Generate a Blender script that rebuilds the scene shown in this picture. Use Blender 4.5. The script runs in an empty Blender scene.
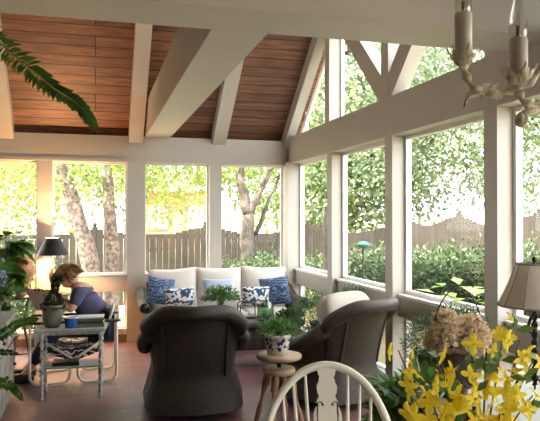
import bpy, math, random
import numpy as np
from mathutils import Vector, Matrix, Euler
R = math.radians
PI = math.pi
random.seed(7)
S = bpy.context.scene
COL = S.collection
F = 640.0; YAW = R(15.3); HOR = 218.0; EYE = 1.6
cF = Vector((math.sin(YAW), math.cos(YAW), 0)); cR = Vector((math.cos(YAW), -math.sin(YAW), 0))

def at(x, y, zc):
    """world point seen at photo pixel x,y at depth zc in metres"""
    return Vector((0, 0, EYE)) + cF*zc + cR*((x-270)/F*zc) + Vector((0, 0, (HOR-y)/F*zc))

# ------------------------------------------------------------------ materials
def mat(name, col, rough=0.6, metal=0.0, var=0.0, vscale=6.0, bump=0.0, bscale=30.0, col2=None, spec=None, emit=None, estr=0):
    m = bpy.data.materials.new(name); m.use_nodes = True
    nt = m.node_tree; b = nt.nodes['Principled BSDF']
    b.inputs['Base Color'].default_value = (*col, 1); b.inputs['Roughness'].default_value = rough
    b.inputs['Metallic'].default_value = metal
    if spec is not None: b.inputs['Specular IOR Level'].default_value = spec
    if emit: b.inputs['Emission Color'].default_value = (*emit, 1); b.inputs['Emission Strength'].default_value = estr
    tc = nt.nodes.new('ShaderNodeTexCoord')
    if var or col2:
        n = nt.nodes.new('ShaderNodeTexNoise'); n.inputs['Scale'].default_value = vscale; n.inputs['Detail'].default_value = 4
        nt.links.new(tc.outputs['Object'], n.inputs['Vector'])
        r = nt.nodes.new('ShaderNodeValToRGB')
        r.color_ramp.elements[0].position = .36; r.color_ramp.elements[1].position = .64
        c2 = col2 if col2 else tuple(max(0, c*(1-var)) for c in col)
        r.color_ramp.elements[0].color = (*c2, 1); r.color_ramp.elements[1].color = (*col, 1)
        nt.links.new(n.outputs['Fac'], r.inputs['Fac']); nt.links.new(r.outputs['Color'], b.inputs['Base Color'])
    if bump:
        n2 = nt.nodes.new('ShaderNodeTexNoise'); n2.inputs['Scale'].default_value = bscale
        nt.links.new(tc.outputs['Object'], n2.inputs['Vector'])
        bp = nt.nodes.new('ShaderNodeBump'); bp.inputs['Strength'].default_value = bump; bp.inputs['Distance'].default_value = .01
        nt.links.new(n2.outputs['Fac'], bp.inputs['Height']); nt.links.new(bp.outputs['Normal'], b.inputs['Normal'])
    return m

def leafmat(name, col, col2, trans=.35, scale=5.0, rough=.5):
    m = bpy.data.materials.new(name); m.use_nodes = True
    nt = m.node_tree; b = nt.nodes['Principled BSDF']; out = nt.nodes['Material Output']
    tc = nt.nodes.new('ShaderNodeTexCoord')
    n = nt.nodes.new('ShaderNodeTexNoise'); n.inputs['Scale'].default_value = scale; n.inputs['Detail'].default_value = 5
    nt.links.new(tc.outputs['Object'], n.inputs['Vector'])
    r = nt.nodes.new('ShaderNodeValToRGB'); r.color_ramp.elements[0].position = .38; r.color_ramp.elements[1].position = .62
    r.color_ramp.elements[0].color = (*col2, 1); r.color_ramp.elements[1].color = (*col, 1)
    nt.links.new(n.outputs['Fac'], r.inputs['Fac']); nt.links.new(r.outputs['Color'], b.inputs['Base Color'])
    b.inputs['Roughness'].default_value = rough
    t = nt.nodes.new('ShaderNodeBsdfTranslucent'); nt.links.new(r.outputs['Color'], t.inputs['Color'])
    mx = nt.nodes.new('ShaderNodeMixShader'); mx.inputs[0].default_value = trans
    nt.links.new(b.outputs[0], mx.inputs[1]); nt.links.new(t.outputs[0], mx.inputs[2]); nt.links.new(mx.outputs[0], out.inputs['Surface'])
    return m

def uvbrick(name, c1, c2, mortar, bw, rh, ms, offset=.5, rough=.6, bump=.4, scale=1.0, var=.35, squash=1.0, vs=(1, 8, 1), grain=3.0, rotate=0, ofq=2):
    m = bpy.data.materials.new(name); m.use_nodes = True
    nt = m.node_tree; b = nt.nodes['Principled BSDF']
    tc = nt.nodes.new('ShaderNodeTexCoord'); mp = nt.nodes.new('ShaderNodeMapping'); mp.inputs['Rotation'].default_value[2] = rotate
    nt.links.new(tc.outputs['UV'], mp.inputs['Vector'])
    br = nt.nodes.new('ShaderNodeTexBrick'); br.inputs['Color1'].default_value = (*c1, 1); br.inputs['Color2'].default_value = (*c2, 1)
    br.inputs['Mortar'].default_value = (*mortar, 1); br.inputs['Scale'].default_value = scale; br.inputs['Mortar Size'].default_value = ms
    br.inputs['Mortar Smooth'].default_value = .3
    br.inputs['Brick Width'].default_value = bw; br.inputs['Row Height'].default_value = rh; br.offset = offset; br.offset_frequency = ofq
    nt.links.new(mp.outputs[0], br.inputs['Vector'])
    mp2 = nt.nodes.new('ShaderNodeMapping'); mp2.inputs['Scale'].default_value = vs; nt.links.new(tc.outputs['UV'], mp2.inputs['Vector'])
    n = nt.nodes.new('ShaderNodeTexNoise'); n.inputs['Scale'].default_value = grain; n.inputs['Detail'].default_value = 6
    nt.links.new(mp2.outputs[0], n.inputs['Vector'])
    mx = nt.nodes.new('ShaderNodeMix'); mx.data_type = 'RGBA'; mx.blend_type = 'MULTIPLY'; mx.inputs[0].default_value = 1
    r = nt.nodes.new('ShaderNodeValToRGB'); r.color_ramp.elements[0].position = .3; r.color_ramp.elements[1].position = .7
    r.color_ramp.elements[0].color = (1-var, 1-var, 1-var, 1); r.color_ramp.elements[1].color = (1, 1, 1, 1)
    nt.links.new(n.outputs['Fac'], r.inputs['Fac']); nt.links.new(br.outputs['Color'], mx.inputs[6]); nt.links.new(r.outputs['Color'], mx.inputs[7])
    nt.links.new(mx.outputs[2], b.inputs['Base Color']); b.inputs['Roughness'].default_value = rough
    bp = nt.nodes.new('ShaderNodeBump'); bp.inputs['Strength'].default_value = bump; bp.inputs['Distance'].default_value = .01; bp.invert = True
    nt.links.new(br.outputs['Fac'], bp.inputs['Height']); nt.links.new(bp.outputs['Normal'], b.inputs['Normal'])
    return m

def wicker(name, c1, c2, rough=.55):
    return uvbrick(name, c1, c2, tuple(x*.25 for x in c2), .022, .011, .0022, rough=rough, bump=.8, var=.4, vs=(1, 1, 1), grain=30)

def damask(name, cw, cb, scale, thr=.5):
    m = bpy.data.materials.new(name); m.use_nodes = True
    nt = m.node_tree; b = nt.nodes['Principled BSDF']; b.inputs['Roughness'].default_value = .85
    tc = nt.nodes.new('ShaderNodeTexCoord')
    v = nt.nodes.new('ShaderNodeTexWave'); v.wave_type = 'RINGS'; v.inputs['Scale'].default_value = scale; v.inputs['Distortion'].default_value = 7
    v.inputs['Detail'].default_value = 1; v.inputs['Detail Scale'].default_value = 2.0
    nt.links.new(tc.outputs['Object'], v.inputs['Vector'])
    r = nt.nodes.new('ShaderNodeValToRGB'); r.color_ramp.elements[0].position = thr-.06; r.color_ramp.elements[1].position = thr+.06
    r.color_ramp.elements[0].color = (*cb, 1); r.color_ramp.elements[1].color = (*cw, 1)
    nt.links.new(v.outputs['Fac'], r.inputs['Fac']); nt.links.new(r.outputs['Color'], b.inputs['Base Color'])
    return m

def glassmat(name, tint=(1, 1, 1), refl=.06, kf=.22):
    m = bpy.data.materials.new(name); m.use_nodes = True
    nt = m.node_tree; nt.nodes.remove(nt.nodes['Principled BSDF']); out = nt.nodes['Material Output']
    t = nt.nodes.new('ShaderNodeBsdfTransparent'); t.inputs['Color'].default_value = (*tint, 1)
    g = nt.nodes.new('ShaderNodeBsdfGlossy'); g.inputs['Roughness'].default_value = .03
    fr = nt.nodes.new('ShaderNodeLayerWeight'); fr.inputs['Blend'].default_value = .25
    mlt = nt.nodes.new('ShaderNodeMath'); mlt.operation = 'MULTIPLY_ADD'; mlt.inputs[1].default_value = kf; mlt.inputs[2].default_value = refl*.5
    nt.links.new(fr.outputs['Fresnel'], mlt.inputs[0])
    mx = nt.nodes.new('ShaderNodeMixShader'); nt.links.new(mlt.outputs[0], mx.inputs[0])
    nt.links.new(t.outputs[0], mx.inputs[1]); nt.links.new(g.outputs[0], mx.inputs[2]); nt.links.new(mx.outputs[0], out.inputs['Surface'])
    return m

M = dict(
 paint=mat('cream_paint', (.52, .485, .435), .45, var=.06, vscale=2),
 trimw=mat('white_frame_paint', (.80, .79, .76), .4),
 wallp=mat('house_wall_paint', (.26, .21, .16), .7, var=.05),
 ceil=uvbrick('stained_ceiling_planks', (.31, .135, .075), (.21, .09, .052), (.03, .010, .008), 5.1, .14, .007, rough=.5, bump=.6, var=.6, vs=(1, 9, 1), grain=2.6, offset=.37, ofq=3),
 floor=uvbrick('brick_paver_floor', (.27, .128, .125), (.19, .098, .10), (.13, .08, .078), .205, .1, .006, rough=.42, bump=.35, var=.45, vs=(1, 1, 1), grain=1.6, rotate=R(0)),
 glass=glassmat('window_pane_glass', (.985, .985, .985), .01, .02),
 fence=uvbrick('weathered_fence_boards', (.062, .050, .036), (.042, .034, .026), (.015, .012, .008), .14, 4.0, .006, offset=0, rough=.9, bump=.5, var=.45, vs=(6, 1, 1), grain=2.5),
 bark=mat('mottled_birch_bark', (.22, .17, .145), .9, col2=(.10, .077, .065), vscale=15, bump=.6, bscale=25),
 bark2=mat('grey_brown_bark', (.13, .105, .085), .9, col2=(.06, .048, .04), vscale=7, bump=.6, bscale=25),
 wick=wicker('dark_brown_wicker', (.062, .045, .030), (.038, .028, .019)),
 wick2=wicker('grey_brown_wicker', (.13, .10, .072), (.08, .062, .046)),
 cush=mat('off_white_cushion_fabric', (.66, .62, .56), .9, var=.06, vscale=5, bump=.15, bscale=60),
 cushd=mat('beige_cushion_fabric', (.52, .47, .40), .9, var=.08, vscale=5, bump=.15, bscale=60),
 blue=damask('navy_batik_fabric', (.15, .23, .36), (.025, .05, .13), 12, .62),
 dam=damask('blue_white_damask_fabric', (.80, .80, .78), (.03, .07, .17), 8.0, .5),
 dam2=damask('black_white_scroll_fabric', (.70, .68, .62), (.012, .012, .016), 7.0, .88),
 pblue=mat('pale_blue_fabric', (.45, .55, .70), .9, var=.12, vscale=20),
 tube=mat('cream_enamelled_tube', (.62, .57, .46), .35),
 dwood=mat('dark_stained_wood', (.07, .042, .028), .4, var=.3),
 stool=mat('worn_oak', (.42, .31, .20), .5, col2=(.30, .20, .12), vscale=9),
 stoold=mat('turned_oak_leg', (.30, .17, .09), .45, col2=(.19, .10, .05), vscale=8),
 distress=mat('distressed_white_paint', (.62, .61, .57), .6, col2=(.22, .20, .17), vscale=22),
 greytop=mat('grey_painted_top', (.36, .38, .35), .5, var=.15),
 gwood=mat('weathered_grey_wood', (.30, .27, .235), .7, col2=(.17, .15, .13), vscale=7, bump=.4, bscale=20),
 wins=mat('ivory_painted_wood', (.72, .68, .56), .35, var=.05, vscale=3),
 iron=mat('black_wrought_iron', (.012, .012, .013), .5, metal=.3),
 shadeb=mat('black_lamp_shade', (.012, .011, .014), .55),
 brass=mat('aged_brass', (.45, .30, .12), .35, metal=1),
 terra=mat('terracotta_glaze', (.55, .22, .10), .35, var=.25, vscale=8),
 crock=mat('olive_grey_stoneware', (.15, .15, .10), .3, var=.3, vscale=10),
 cerblue=mat('cobalt_ceramic', (.02, .11, .42), .2),
 cerwhite=mat('cream_ceramic', (.72, .69, .60), .25),
 cernavy=mat('navy_ceramic_decal', (.02, .03, .09), .25),
 paper=mat('paper_pages', (.72, .69, .62), .9),
 bookd=mat('dark_book_cover', (.05, .055, .045), .5),
 bookg=mat('green_grey_book_cover', (.13, .14, .10), .5),
 bookw=mat('white_book_cover', (.62, .62, .60), .5),
 black=mat('black_leatherette', (.006, .006, .007), .5),
 soil=mat('dark_potting_soil', (.03, .02, .014), .95),
 skin=mat('skin', (.55, .31, .21), .5),
 shirt=mat('slate_blue_shirt_cloth', (.085, .085, .155), .9, var=.2, vscale=8),
 denim=mat('dark_navy_trouser_cloth', (.02, .024, .05), .9),
 hair=mat('light_brown_hair', (.34, .17, .07), .6, col2=(.18, .08, .03), vscale=40),
 shoe=mat('dark_shoe_leather', (.02, .016, .014), .5),
 eye=mat('dark_eye', (.01, .01, .01), .3),
 lip=mat('lip_skin', (.42, .16, .13), .5),
 petal=mat('forsythia_yellow_petal', (.96, .84, .10), .6, col2=(.93, .72, .05), vscale=30),
 stem=mat('brown_woody_stem', (.16, .10, .05), .8),
 gstem=mat('green_stem', (.10, .18, .04), .7),
 dried=mat('dried_tan_petals', (.86, .71, .52), .85, col2=(.68, .53, .37), vscale=40),
 hydr=mat('blue_hydrangea_petals', (.36, .42, .68), .8, col2=(.24, .28, .50), vscale=40),
 urn=mat('bronze_brown_urn', (.09, .07, .055), .4, var=.3),
 silk=mat('taupe_silk_shade', (.60, .54, .46), .8, var=.05),
 silkd=mat('brown_shade_binding', (.30, .25, .20), .8),
 chand=mat('antique_ivory_metal', (.82, .75, .58), .5, col2=(.42, .33, .22), vscale=45),
 sleeve=mat('ivory_candle_sleeve', (.62, .58, .50), .4),
 bulb=glassmat('clear_bulb_glass', (.96, .96, .95), .3),
 cloche=glassmat('green_glass', (.42, .66, .48), .3),
 wax=mat('cream_candle_wax', (.70, .62, .46), .5),
 mulch=mat('brown_mulch_and_grass', (.20, .13, .08), .95, col2=(.10, .13, .04), vscale=1.2),
 lawn=mat('sunlit_grass', (.30, .30, .16), .95, col2=(.36, .30, .20), vscale=.6),
 brick=uvbrick('peach_house_brick', (.55, .26, .15), (.48, .22, .13), (.5, .4, .3), .25, .08, .01, rough=.9),
 roof=mat('grey_shingle', (.16, .15, .15), .9, var=.2),
 cord=mat('red_orange_cord', (.50, .06, .02), .5),
 base=mat('brown_base_board', (.22, .14, .09), .7, var=.2),
 feeder=mat('green_feeder', (.03, .15, .11), .4),
 vase=mat('pale_blue_green_glass', (.38, .50, .46), .15),
)
M['shadelining'] = mat('white_shade_lining', (.8, .75, .62), .8)
M['warmbulb'] = mat('glowing_warm_bulb', (1, .8, .5), .5, emit=(1, .55, .22), estr=40)
_r = [n for n in M['bark'].node_tree.nodes if n.type == 'VALTORGB'][0]; _r.color_ramp.elements[0].position = .45; _r.color_ramp.elements[1].position = .55
M['silk'] = leafmat('taupe_silk_shade', (.74, .68, .60), (.68, .62, .54), .4, 3, .8)
M['dried'] = leafmat('dried_tan_petals', (.86, .72, .52), (.66, .50, .34), .4, 40, .8)
M['petal'] = leafmat('forsythia_yellow_petal', (.97, .86, .10), (.93, .72, .05), .4, 30, .6)
L = dict(
 tree=leafmat('tree_leaf', (.24, .32, .10), (.12, .19, .05), .5, 1.0),
 treeb=leafmat('bright_tree_leaf', (.38, .42, .13), (.22, .28, .07), .55, .9),
 treec=leafmat('blue_green_tree_leaf', (.22, .29, .16), (.11, .16, .085), .45, .9),
 shrub=leafmat('shrub_leaf', (.10, .145, .06), (.04, .07, .03), .3, 2.2),
 hosta=leafmat('pale_green_hosta_leaf', (.42, .55, .18), (.28, .44, .10), .4, 5),
 fern=leafmat('fern_leaf', (.10, .22, .035), (.05, .13, .02), .4, 14),
 fernd=leafmat('deep_green_leaf', (.035, .085, .022), (.018, .05, .013), .25, 12),
 ferna=leafmat('asparagus_fern_leaf', (.07, .17, .05), (.035, .10, .03), .3, 10),
 house=leafmat('houseplant_leaf', (.13, .24, .05), (.06, .13, .03), .35, 22),
 ivy=leafmat('topiary_leaf', (.05, .09, .025), (.02, .04, .012), .2, 30),
)

# ------------------------------------------------------------------ mesh collector
class G:
    def __init__(s): s.v = []; s.f = []; s.uv = []
    def _add(s, vs, fs, uvs=None):
        o = len(s.v); s.v += [tuple(p) for p in vs]
        for i, f in enumerate(fs):
            s.f.append(tuple(o+k for k in f))
            s.uv.append(uvs[i] if uvs else None)
        return s
    def box(s, c, d, rot=None, b=None):
        c = Vector(c); x, y, z = d[0]/2, d[1]/2, d[2]/2
        P = [Vector(p) for p in ((-x,-y,-z),(x,-y,-z),(x,y,-z),(-x,y,-z),(-x,-y,z),(x,-y,z),(x,y,z),(-x,y,z))]
        if rot is not None:
            mt = Euler(rot).to_matrix(); P = [mt @ p for p in P]
        fs = [(0,3,2,1),(4,5,6,7),(0,1,5,4),(1,2,6,5),(2,3,7,6),(3,0,4,7)]
        dm = [(0,1),(0,1),(0,2),(1,2),(0,2),(1,2)]
        base = ((-x,-y,-z),(x,-y,-z),(x,y,-z),(-x,y,-z),(-x,-y,z),(x,-y,z),(x,y,z),(-x,y,z))
        uvs = [[(base[k][a]+c[a], base[k][bb]+c[bb]) for k in f] for f, (a, bb) in zip(fs, dm)]
        return s._add([p+c for p in P], fs, uvs)
    def span(s, a, b):
        return s.box([(a[i]+b[i])/2 for i in range(3)], [abs(b[i]-a[i]) for i in range(3)])
    def bar(s, a, b, w, t, up=(0, 0, 1)):
        a = Vector(a); b = Vector(b); d = (b-a); ln = d.length; d.normalize(); u = Vector(up)
        sd = d.cross(u); sd.normalize(); u = sd.cross(d)
        P = []
        for q in (a, b):
            for i, j in ((-1,-1),(1,-1),(1,1),(-1,1)): P.append(q+sd*(i*w/2)+u*(j*t/2))
        fs = [(3,2,1,0),(4,5,6,7),(0,1,5,4),(1,2,6,5),(2,3,7,6),(3,0,4,7)]
        uvs = [[(0,0)]*4]*2 + [[(0,0),(0,w),(ln,w),(ln,0)]]*4
        return s._add(P, fs, uvs)
    def grid(s, fn, nu, nv, cu=False, cv=False, usc=1.0, vsc=1.0):
        o = []
        for i in range(nu if cu else nu+1):
            for j in range(nv if cv else nv+1): o.append(fn(i/nu, j/nv))
        W = nv if cv else nv+1; H = nu if cu else nu+1
        fs = []; uvs = []
        for i in range(nu):
            for j in range(nv):
                i2 = (i+1) % H; j2 = (j+1) % W
                fs.append((i*W+j, i2*W+j, i2*W+j2, i*W+j2))
                uvs.append([(i/nu*usc, j/nv*vsc), ((i+1)/nu*usc, j/nv*vsc), ((i+1)/nu*usc, (j+1)/nv*vsc), (i/nu*usc, (j+1)/nv*vsc)])
        return s._add(o, fs, uvs)
    def tube(s, pts, r, n=8, cap=True, closed=False):
        pts = [Vector(p) for p in pts]; N = len(pts)
        rs = r if isinstance(r, (list, tuple)) else [r]*N
        T = []
        for i in range(N):
            if closed: t = pts[(i+1) % N]-pts[i-1]
            else: t = pts[min(i+1, N-1)]-pts[max(i-1, 0)]
            if t.length < 1e-9: t = Vector((0, 0, 1))
            T.append(t.normalized())
        u = T[0].cross(Vector((0, 0, 1)))
        if u.length < .1: u = T[0].cross(Vector((1, 0, 0)))
        u.normalize(); vs = []; ln = 0; L_ = [0]
        for i in range(N):
            if i: ln += (pts[i]-pts[i-1]).length; L_.append(ln)
            u = u - T[i]*u.dot(T[i]); u.normalize(); w = T[i].cross(u)
            for k in range(n):
                a = 2*PI*k/n; vs.append(pts[i]+u*(math.cos(a)*rs[i])+w*(math.sin(a)*rs[i]))
        fs = []; uvs = []
        for i in range(N if closed else N-1):
            i2 = (i+1) % N; l1 = L_[i]; l2 = L_[i2] if i2 else ln+.01; C_ = 2*PI*max(rs)
            for k in range(n):
                k2 = (k+1) % n; fs.append((i*n+k, i*n+k2, i2*n+k2, i2*n+k))
                uvs.append([(l1, k/n*C_), (l1, (k+1)/n*C_), (l2, (k+1)/n*C_), (l2, k/n*C_)])
        if cap and not closed:
            fs.append(tuple(range(n-1, -1, -1))); uvs.append([(0, 0)]*n)
            fs.append(tuple((N-1)*n+k for k in range(n))); uvs.append([(0, 0)]*n)
        return s._add(vs, fs, uvs)
    def lathe(s, prof, c=(0, 0, 0), n=24, mt=None):
        c = Vector(c); vs = []; m = len(prof)
        for k in range(n):
            a = 2*PI*k/n
            for (r, z) in prof:
                p = Vector((r*math.cos(a), r*math.sin(a), z))
                if mt is not None: p = mt @ p
                vs.append(p+c)
        fs = []; uvs = []; rm = max(p[0] for p in prof)
        for k in range(n):
            k2 = (k+1) % n
            for j in range(m-1):
                fs.append((k*m+j, k2*m+j, k2*m+j+1, k*m+j+1)); u1 = k/n*2*PI*rm; u2 = (k+1)/n*2*PI*rm
                uvs.append([(u1, prof[j][1]), (u2, prof[j][1]), (u2, prof[j+1][1]), (u1, prof[j+1][1])])
        return s._add(vs, fs, uvs)
    def sbox(s, c, d, e=.35, n=20, mt=None, puff=0):
        c = Vector(c)
        def sp(x, p): return math.copysign(abs(x)**p, x)
        def fn(u, v):
            th = u*2*PI; ph = (v-.5)*PI
            p = Vector((d[0]/2*sp(math.cos(ph), e)*sp(math.cos(th), e), d[1]/2*sp(math.cos(ph), e)*sp(math.sin(th), e), d[2]/2*sp(math.sin(ph), e)))
            if mt is not None: p = mt @ p
            return p+c
        return s.grid(fn, n*2, n, cu=True)
    def ball(s, c, d, n=12, mt=None): return s.sbox(c, d, 1.0, n, mt)
    def pillow(s, w, h, t, mt, c, n=16):
        c = Vector(c)
        for sg in (1, -1):
            def fn(u, v, sg=sg):
                a = 2*u-1; b = 2*v-1
                k = max(0, (1-a**2)*(1-b**2))**.42
                pin = 1-.07*(1-abs(a))*abs(b)**2; pin2 = 1-.07*(1-abs(b))*abs(a)**2
                p = Vector((a*w/2*pin2, sg*t/2*k, b*h/2*pin))
                return mt @ p + c
            s.grid(fn, n, n, usc=w, vsc=h)
        return s
    def leaf(s, p, d, nrm, ln, w, bend=.15):
        p = Vector(p); d = Vector(d).normalized(); n = Vector(nrm)
        sd = d.cross(n)
        if sd.length < 1e-3: sd = d.cross(Vector((1, .3, .2)))
        sd.normalize(); n = sd.cross(d)
        a = p; m = p+d*ln*.45+n*ln*bend*.5; t = p+d*ln
        return s._add([a, m+sd*w/2, t, m-sd*w/2, m-n*w*.12], [(0, 1, 4), (1, 2, 4), (2, 3, 4), (3, 0, 4)])
    def make(s, name, m, parent=None, smooth=True, loc=None):
        me = bpy.data.meshes.new(name); me.from_pydata(s.v, [], s.f); me.materials.append(m)
        if any(s.uv):
            ul = me.uv_layers.new(name='UVMap'); data = []
            for f, u in zip(s.f, s.uv):
                data += [c for q in (u if u else [(0, 0)]*len(f)) for c in q]
            ul.data.foreach_set('uv', data)
        if smooth:
            me.shade_smooth()
        o = bpy.data.objects.new(name, me); COL.objects.link(o)
        if parent: o.parent = parent
        if loc is not None: o.location = loc
        return o

def sharp(o, ang=40):
    md = o.modifiers.new('bevel', 'BEVEL'); md.width = .004; md.segments = 2; md.limit_method = 'ANGLE'
    for p in o.data.polygons: p.use_smooth = False
    return o

def tag(o, label, cat, group=None, kind=None):
    o['label'] = label; o['category'] = cat
    if group: o['group'] = group
    if kind: o['kind'] = kind
    return o
def thing(name, label, cat, loc=(0, 0, 0), rz=0, group=None):
    o = bpy.data.objects.new(name, None); COL.objects.link(o); o.location = loc; o.rotation_euler = (0, 0, rz)
    o.empty_display_size = .1
    return tag(o, label, cat, group)
def struct(name, g, m, parent=None, smooth=False):
    o = g.make(name, m, parent, smooth)
    if parent is None: o['kind'] = 'structure'
    return o
def copy_tree(o, parent=None):
    c = o.copy(); COL.objects.link(c); c.parent = parent
    for ch in [x for x in list(COL.objects) if x.parent == o]: copy_tree(ch, c)
    return c

def leafmesh(name, P, D, ln, w, m, parent=None, seed=0):
    """many small folded leaves in one mesh: P points, D directions (numpy)"""
    rng = np.random.default_rng(seed); n = len(P)
    D = D/np.maximum(np.linalg.norm(D, axis=1, keepdims=True), 1e-6)
    q = rng.normal(size=(n, 3)); sd = np.cross(D, q); sd /= np.maximum(np.linalg.norm(sd, axis=1, keepdims=True), 1e-6)
    nn = np.cross(sd, D); l = (ln*rng.uniform(.65, 1.25, n))[:, None]; ww = (w*rng.uniform(.7, 1.2, n))[:, None]
    a = P; mid = P+D*l*.45; t = P+D*l-nn*l*.12
    V = np.stack([a, mid+sd*ww/2+nn*ww*.12, t, mid-sd*ww/2+nn*ww*.12], 1).reshape(-1, 3)
    me = bpy.data.meshes.new(name); me.vertices.add(4*n); me.vertices.foreach_set('co', V.ravel())
    idx = np.arange(n)*4
    T = np.stack([idx, idx+1, idx+2, idx, idx+2, idx+3], 1).ravel()
    me.loops.add(6*n); me.loops.foreach_set('vertex_index', T.astype(np.int32))
    me.polygons.add(2*n); me.polygons.foreach_set('loop_start', (np.arange(2*n)*3).astype(np.int32))
    me.update(calc_edges=True); me.validate(); me.materials.append(m)
    o = bpy.data.objects.new(name, me); COL.objects.link(o)
    if parent: o.parent = parent
    return o

def cloud(blobs, seed=0, clump=.25, cr=.35, up=.2):
    """points in clumps over ellipsoid shells. blobs = [(centre, radii, n)]"""
    rng = np.random.default_rng(seed); PP = []; DD = []
    for c, r, n in blobs:
        nc = max(4, int(n*clump/6)); d = rng.normal(size=(nc, 3)); d /= np.linalg.norm(d, axis=1, keepdims=True)
        rad = rng.uniform(.45, 1.0, (nc, 1))**.5; cen = d*rad*np.array(r)+np.array(c)
        k = rng.integers(0, nc, n); off = rng.normal(size=(n, 3))*cr*np.mean(r)*.45
        p = cen[k]+off; PP.append(p); dd = off/np.maximum(np.linalg.norm(off, axis=1, keepdims=True), 1e-6)+d[k]*.6+rng.normal(size=(n, 3))*.5; dd[:, 2] += up; DD.append(dd)
    return np.concatenate(PP), np.concatenate(DD)

# ------------------------------------------------------------------ the setting
XR = 2.57; XG = 2.72; YB = 8.45; YG = 8.60; XL = -3.6; YS = -2.6
PW = .15
def tubeh(): pass
struct('floor', G().span((XL-.2, YS-.2, -.12), (XG+.08, YG+.08, 0)), M['floor'])
# posts on the east (right) side, south faces at these Y
epost = [8.30, 6.76, 5.24, 3.69, 2.14, .59, -.96, -2.5]
g = G()
for i, y in enumerate(epost):
    if i > 0: g.span((XR, y, 0), (XG+.04, y+PW, 2.36))
g.span((XR-.045, 8.30, 0), (XG+.04, YG+.04, 2.36))
g.span((XR, YS, 2.34), (XG+.05, YG+.05, 2.70))
g.span((XR-.012, YS, 2.34), (XR, YG-.15, 2.375))
struct('wall_right', g, M['paint'])
g = G(); g2 = G()
for i in range(len(epost)-1):
    y1 = epost[i]; y0 = epost[i+1]+PW
    g.span((XR+.06, y0, .72), (XG+.05, y1, .90))
    g2.span((XR+.045, y0, .895), (XG+.05, y1, .92))
    g.span((XR+.06, y0, 0), (XG+.05, y1, .12))
    g2.span((XR+.05, y0, .115), (XG+.05, y1, .135))
struct('trim_1', g, M['paint']); struct('trim_2', g2, M['trimw'])
wn = 0
def window(a0, a1, z0, z1, axis, pos, fw=.035):
    global wn; wn += 1
    w = bpy.data.objects.new('window_%d' % wn, None); COL.objects.link(w); w['kind'] = 'structure'
    f = G(); p = G()
    def sp(u0, u1, za, zb, d0, d1, gg):
        if axis == 'y': gg.span((pos+d0, u0, za), (pos+d1, u1, zb))
        else: gg.span((u0, pos+d0, za), (u1, pos+d1, zb))
    sp(a0, a0+fw, z0, z1, -.03, .02, f); sp(a1-fw, a1, z0, z1, -.03, .02, f)
    sp(a0+fw, a1-fw, z0, z0+fw, -.03, .02, f); sp(a0+fw, a1-fw, z1-fw, z1, -.03, .02, f)
    sp(a0+fw-.005, a1-fw+.005, z0+fw-.005, z1-fw+.005, -.006, -.001, p)
    w.location = (0, 0, 0)
    f.make('window_frame', M['trimw'], w, False); p.make('pane', M['glass'], w, False)
for i in range(len(epost)-1):
    y1 = epost[i]; y0 = epost[i+1]+PW
    window(y0, y1, .92, 2.34, 'y', XG); window(y0, y1, .135, .72, 'y', XG, .03)
# north (back) wall
npx = [(-2.85, -2.69), (-1.78, -1.62), (-.695, -.52), (.40, .628), (1.48, 1.64), (2.525, 2.60)]
g = G()
for k, (a, b) in enumerate(npx[:-1]): g.span((a, YB, 0), (b, YG+.04, 2.34))
g.span((XL, YB, 2.32), (XR+.02, YG+.05, 2.66)); g.span((XL, YB-.012, 2.32), (XR, YB, 2.355))
g.span((XL-.1, YB, 0), (XL+.1, YG+.04, 2.34))
struct('wall_back', g, M['paint'])
g = G(); g2 = G(); g3 = G()
xs = [(XL+.1, npx[0][0])] + [(npx[i][1], npx[i+1][0]) for i in range(5)]
for a, b in xs:
    g.span((a, YB+.03, .66), (b, YG+.04, .86)); g.span((a, YB+.03, .10), (b, YG+.04, .17)); g3.span((a, YB+.01, 0), (b, YG+.04, .10))
    g2.span((a, YB+.02, .855), (b, YG+.04, .872))
struct('trim_3', g, M['paint']); struct('trim_4', g2, M['paint']); struct('baseboard_back', g3, M['base'])
for a, b in xs:
    window(a, b, .872, 2.32, 'x', YG, .02); window(a, b, .17, .66, 'x', YG, .02)
# roof: planked ceiling, rafters, gable
YR = 5.35; SL = .8; ZE = 2.78; ZR = ZE+SL*(YB-YR)
def ceil(y): return ZE+SL*(YB-y) if y > YR else ZR-SL*(YR-y)
def slab(ya, yb, name):
    g = G(); za, zb = ceil(ya), ceil(yb); ln = math.hypot(yb-ya, zb-za)
    xa, xb = XL-.1, XG+.06; t = .12
    V = [(xa,ya,za),(xb,ya,za),(xb,yb,zb),(xa,yb,zb),(xa,ya,za+t),(xb,ya,za+t),(xb,yb,zb+t),(xa,yb,zb+t)]
    fs = [(0,3,2,1),(4,5,6,7),(0,1,5,4),(1,2,6,5),(2,3,7,6),(3,0,4,7)]
    q = {0:(xa,0),1:(xb,0),2:(xb,ln),3:(xa,ln),4:(xa,0),5:(xb,0),6:(xb,ln),7:(xa,ln)}
    g._add(V, fs, [[q[k] for k in f] for f in fs]); return struct(name, g, M['ceil'])
slab(YG+.10, YR, 'ceiling'); slab(YR, 2.25, 'ceiling_slope')
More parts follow.
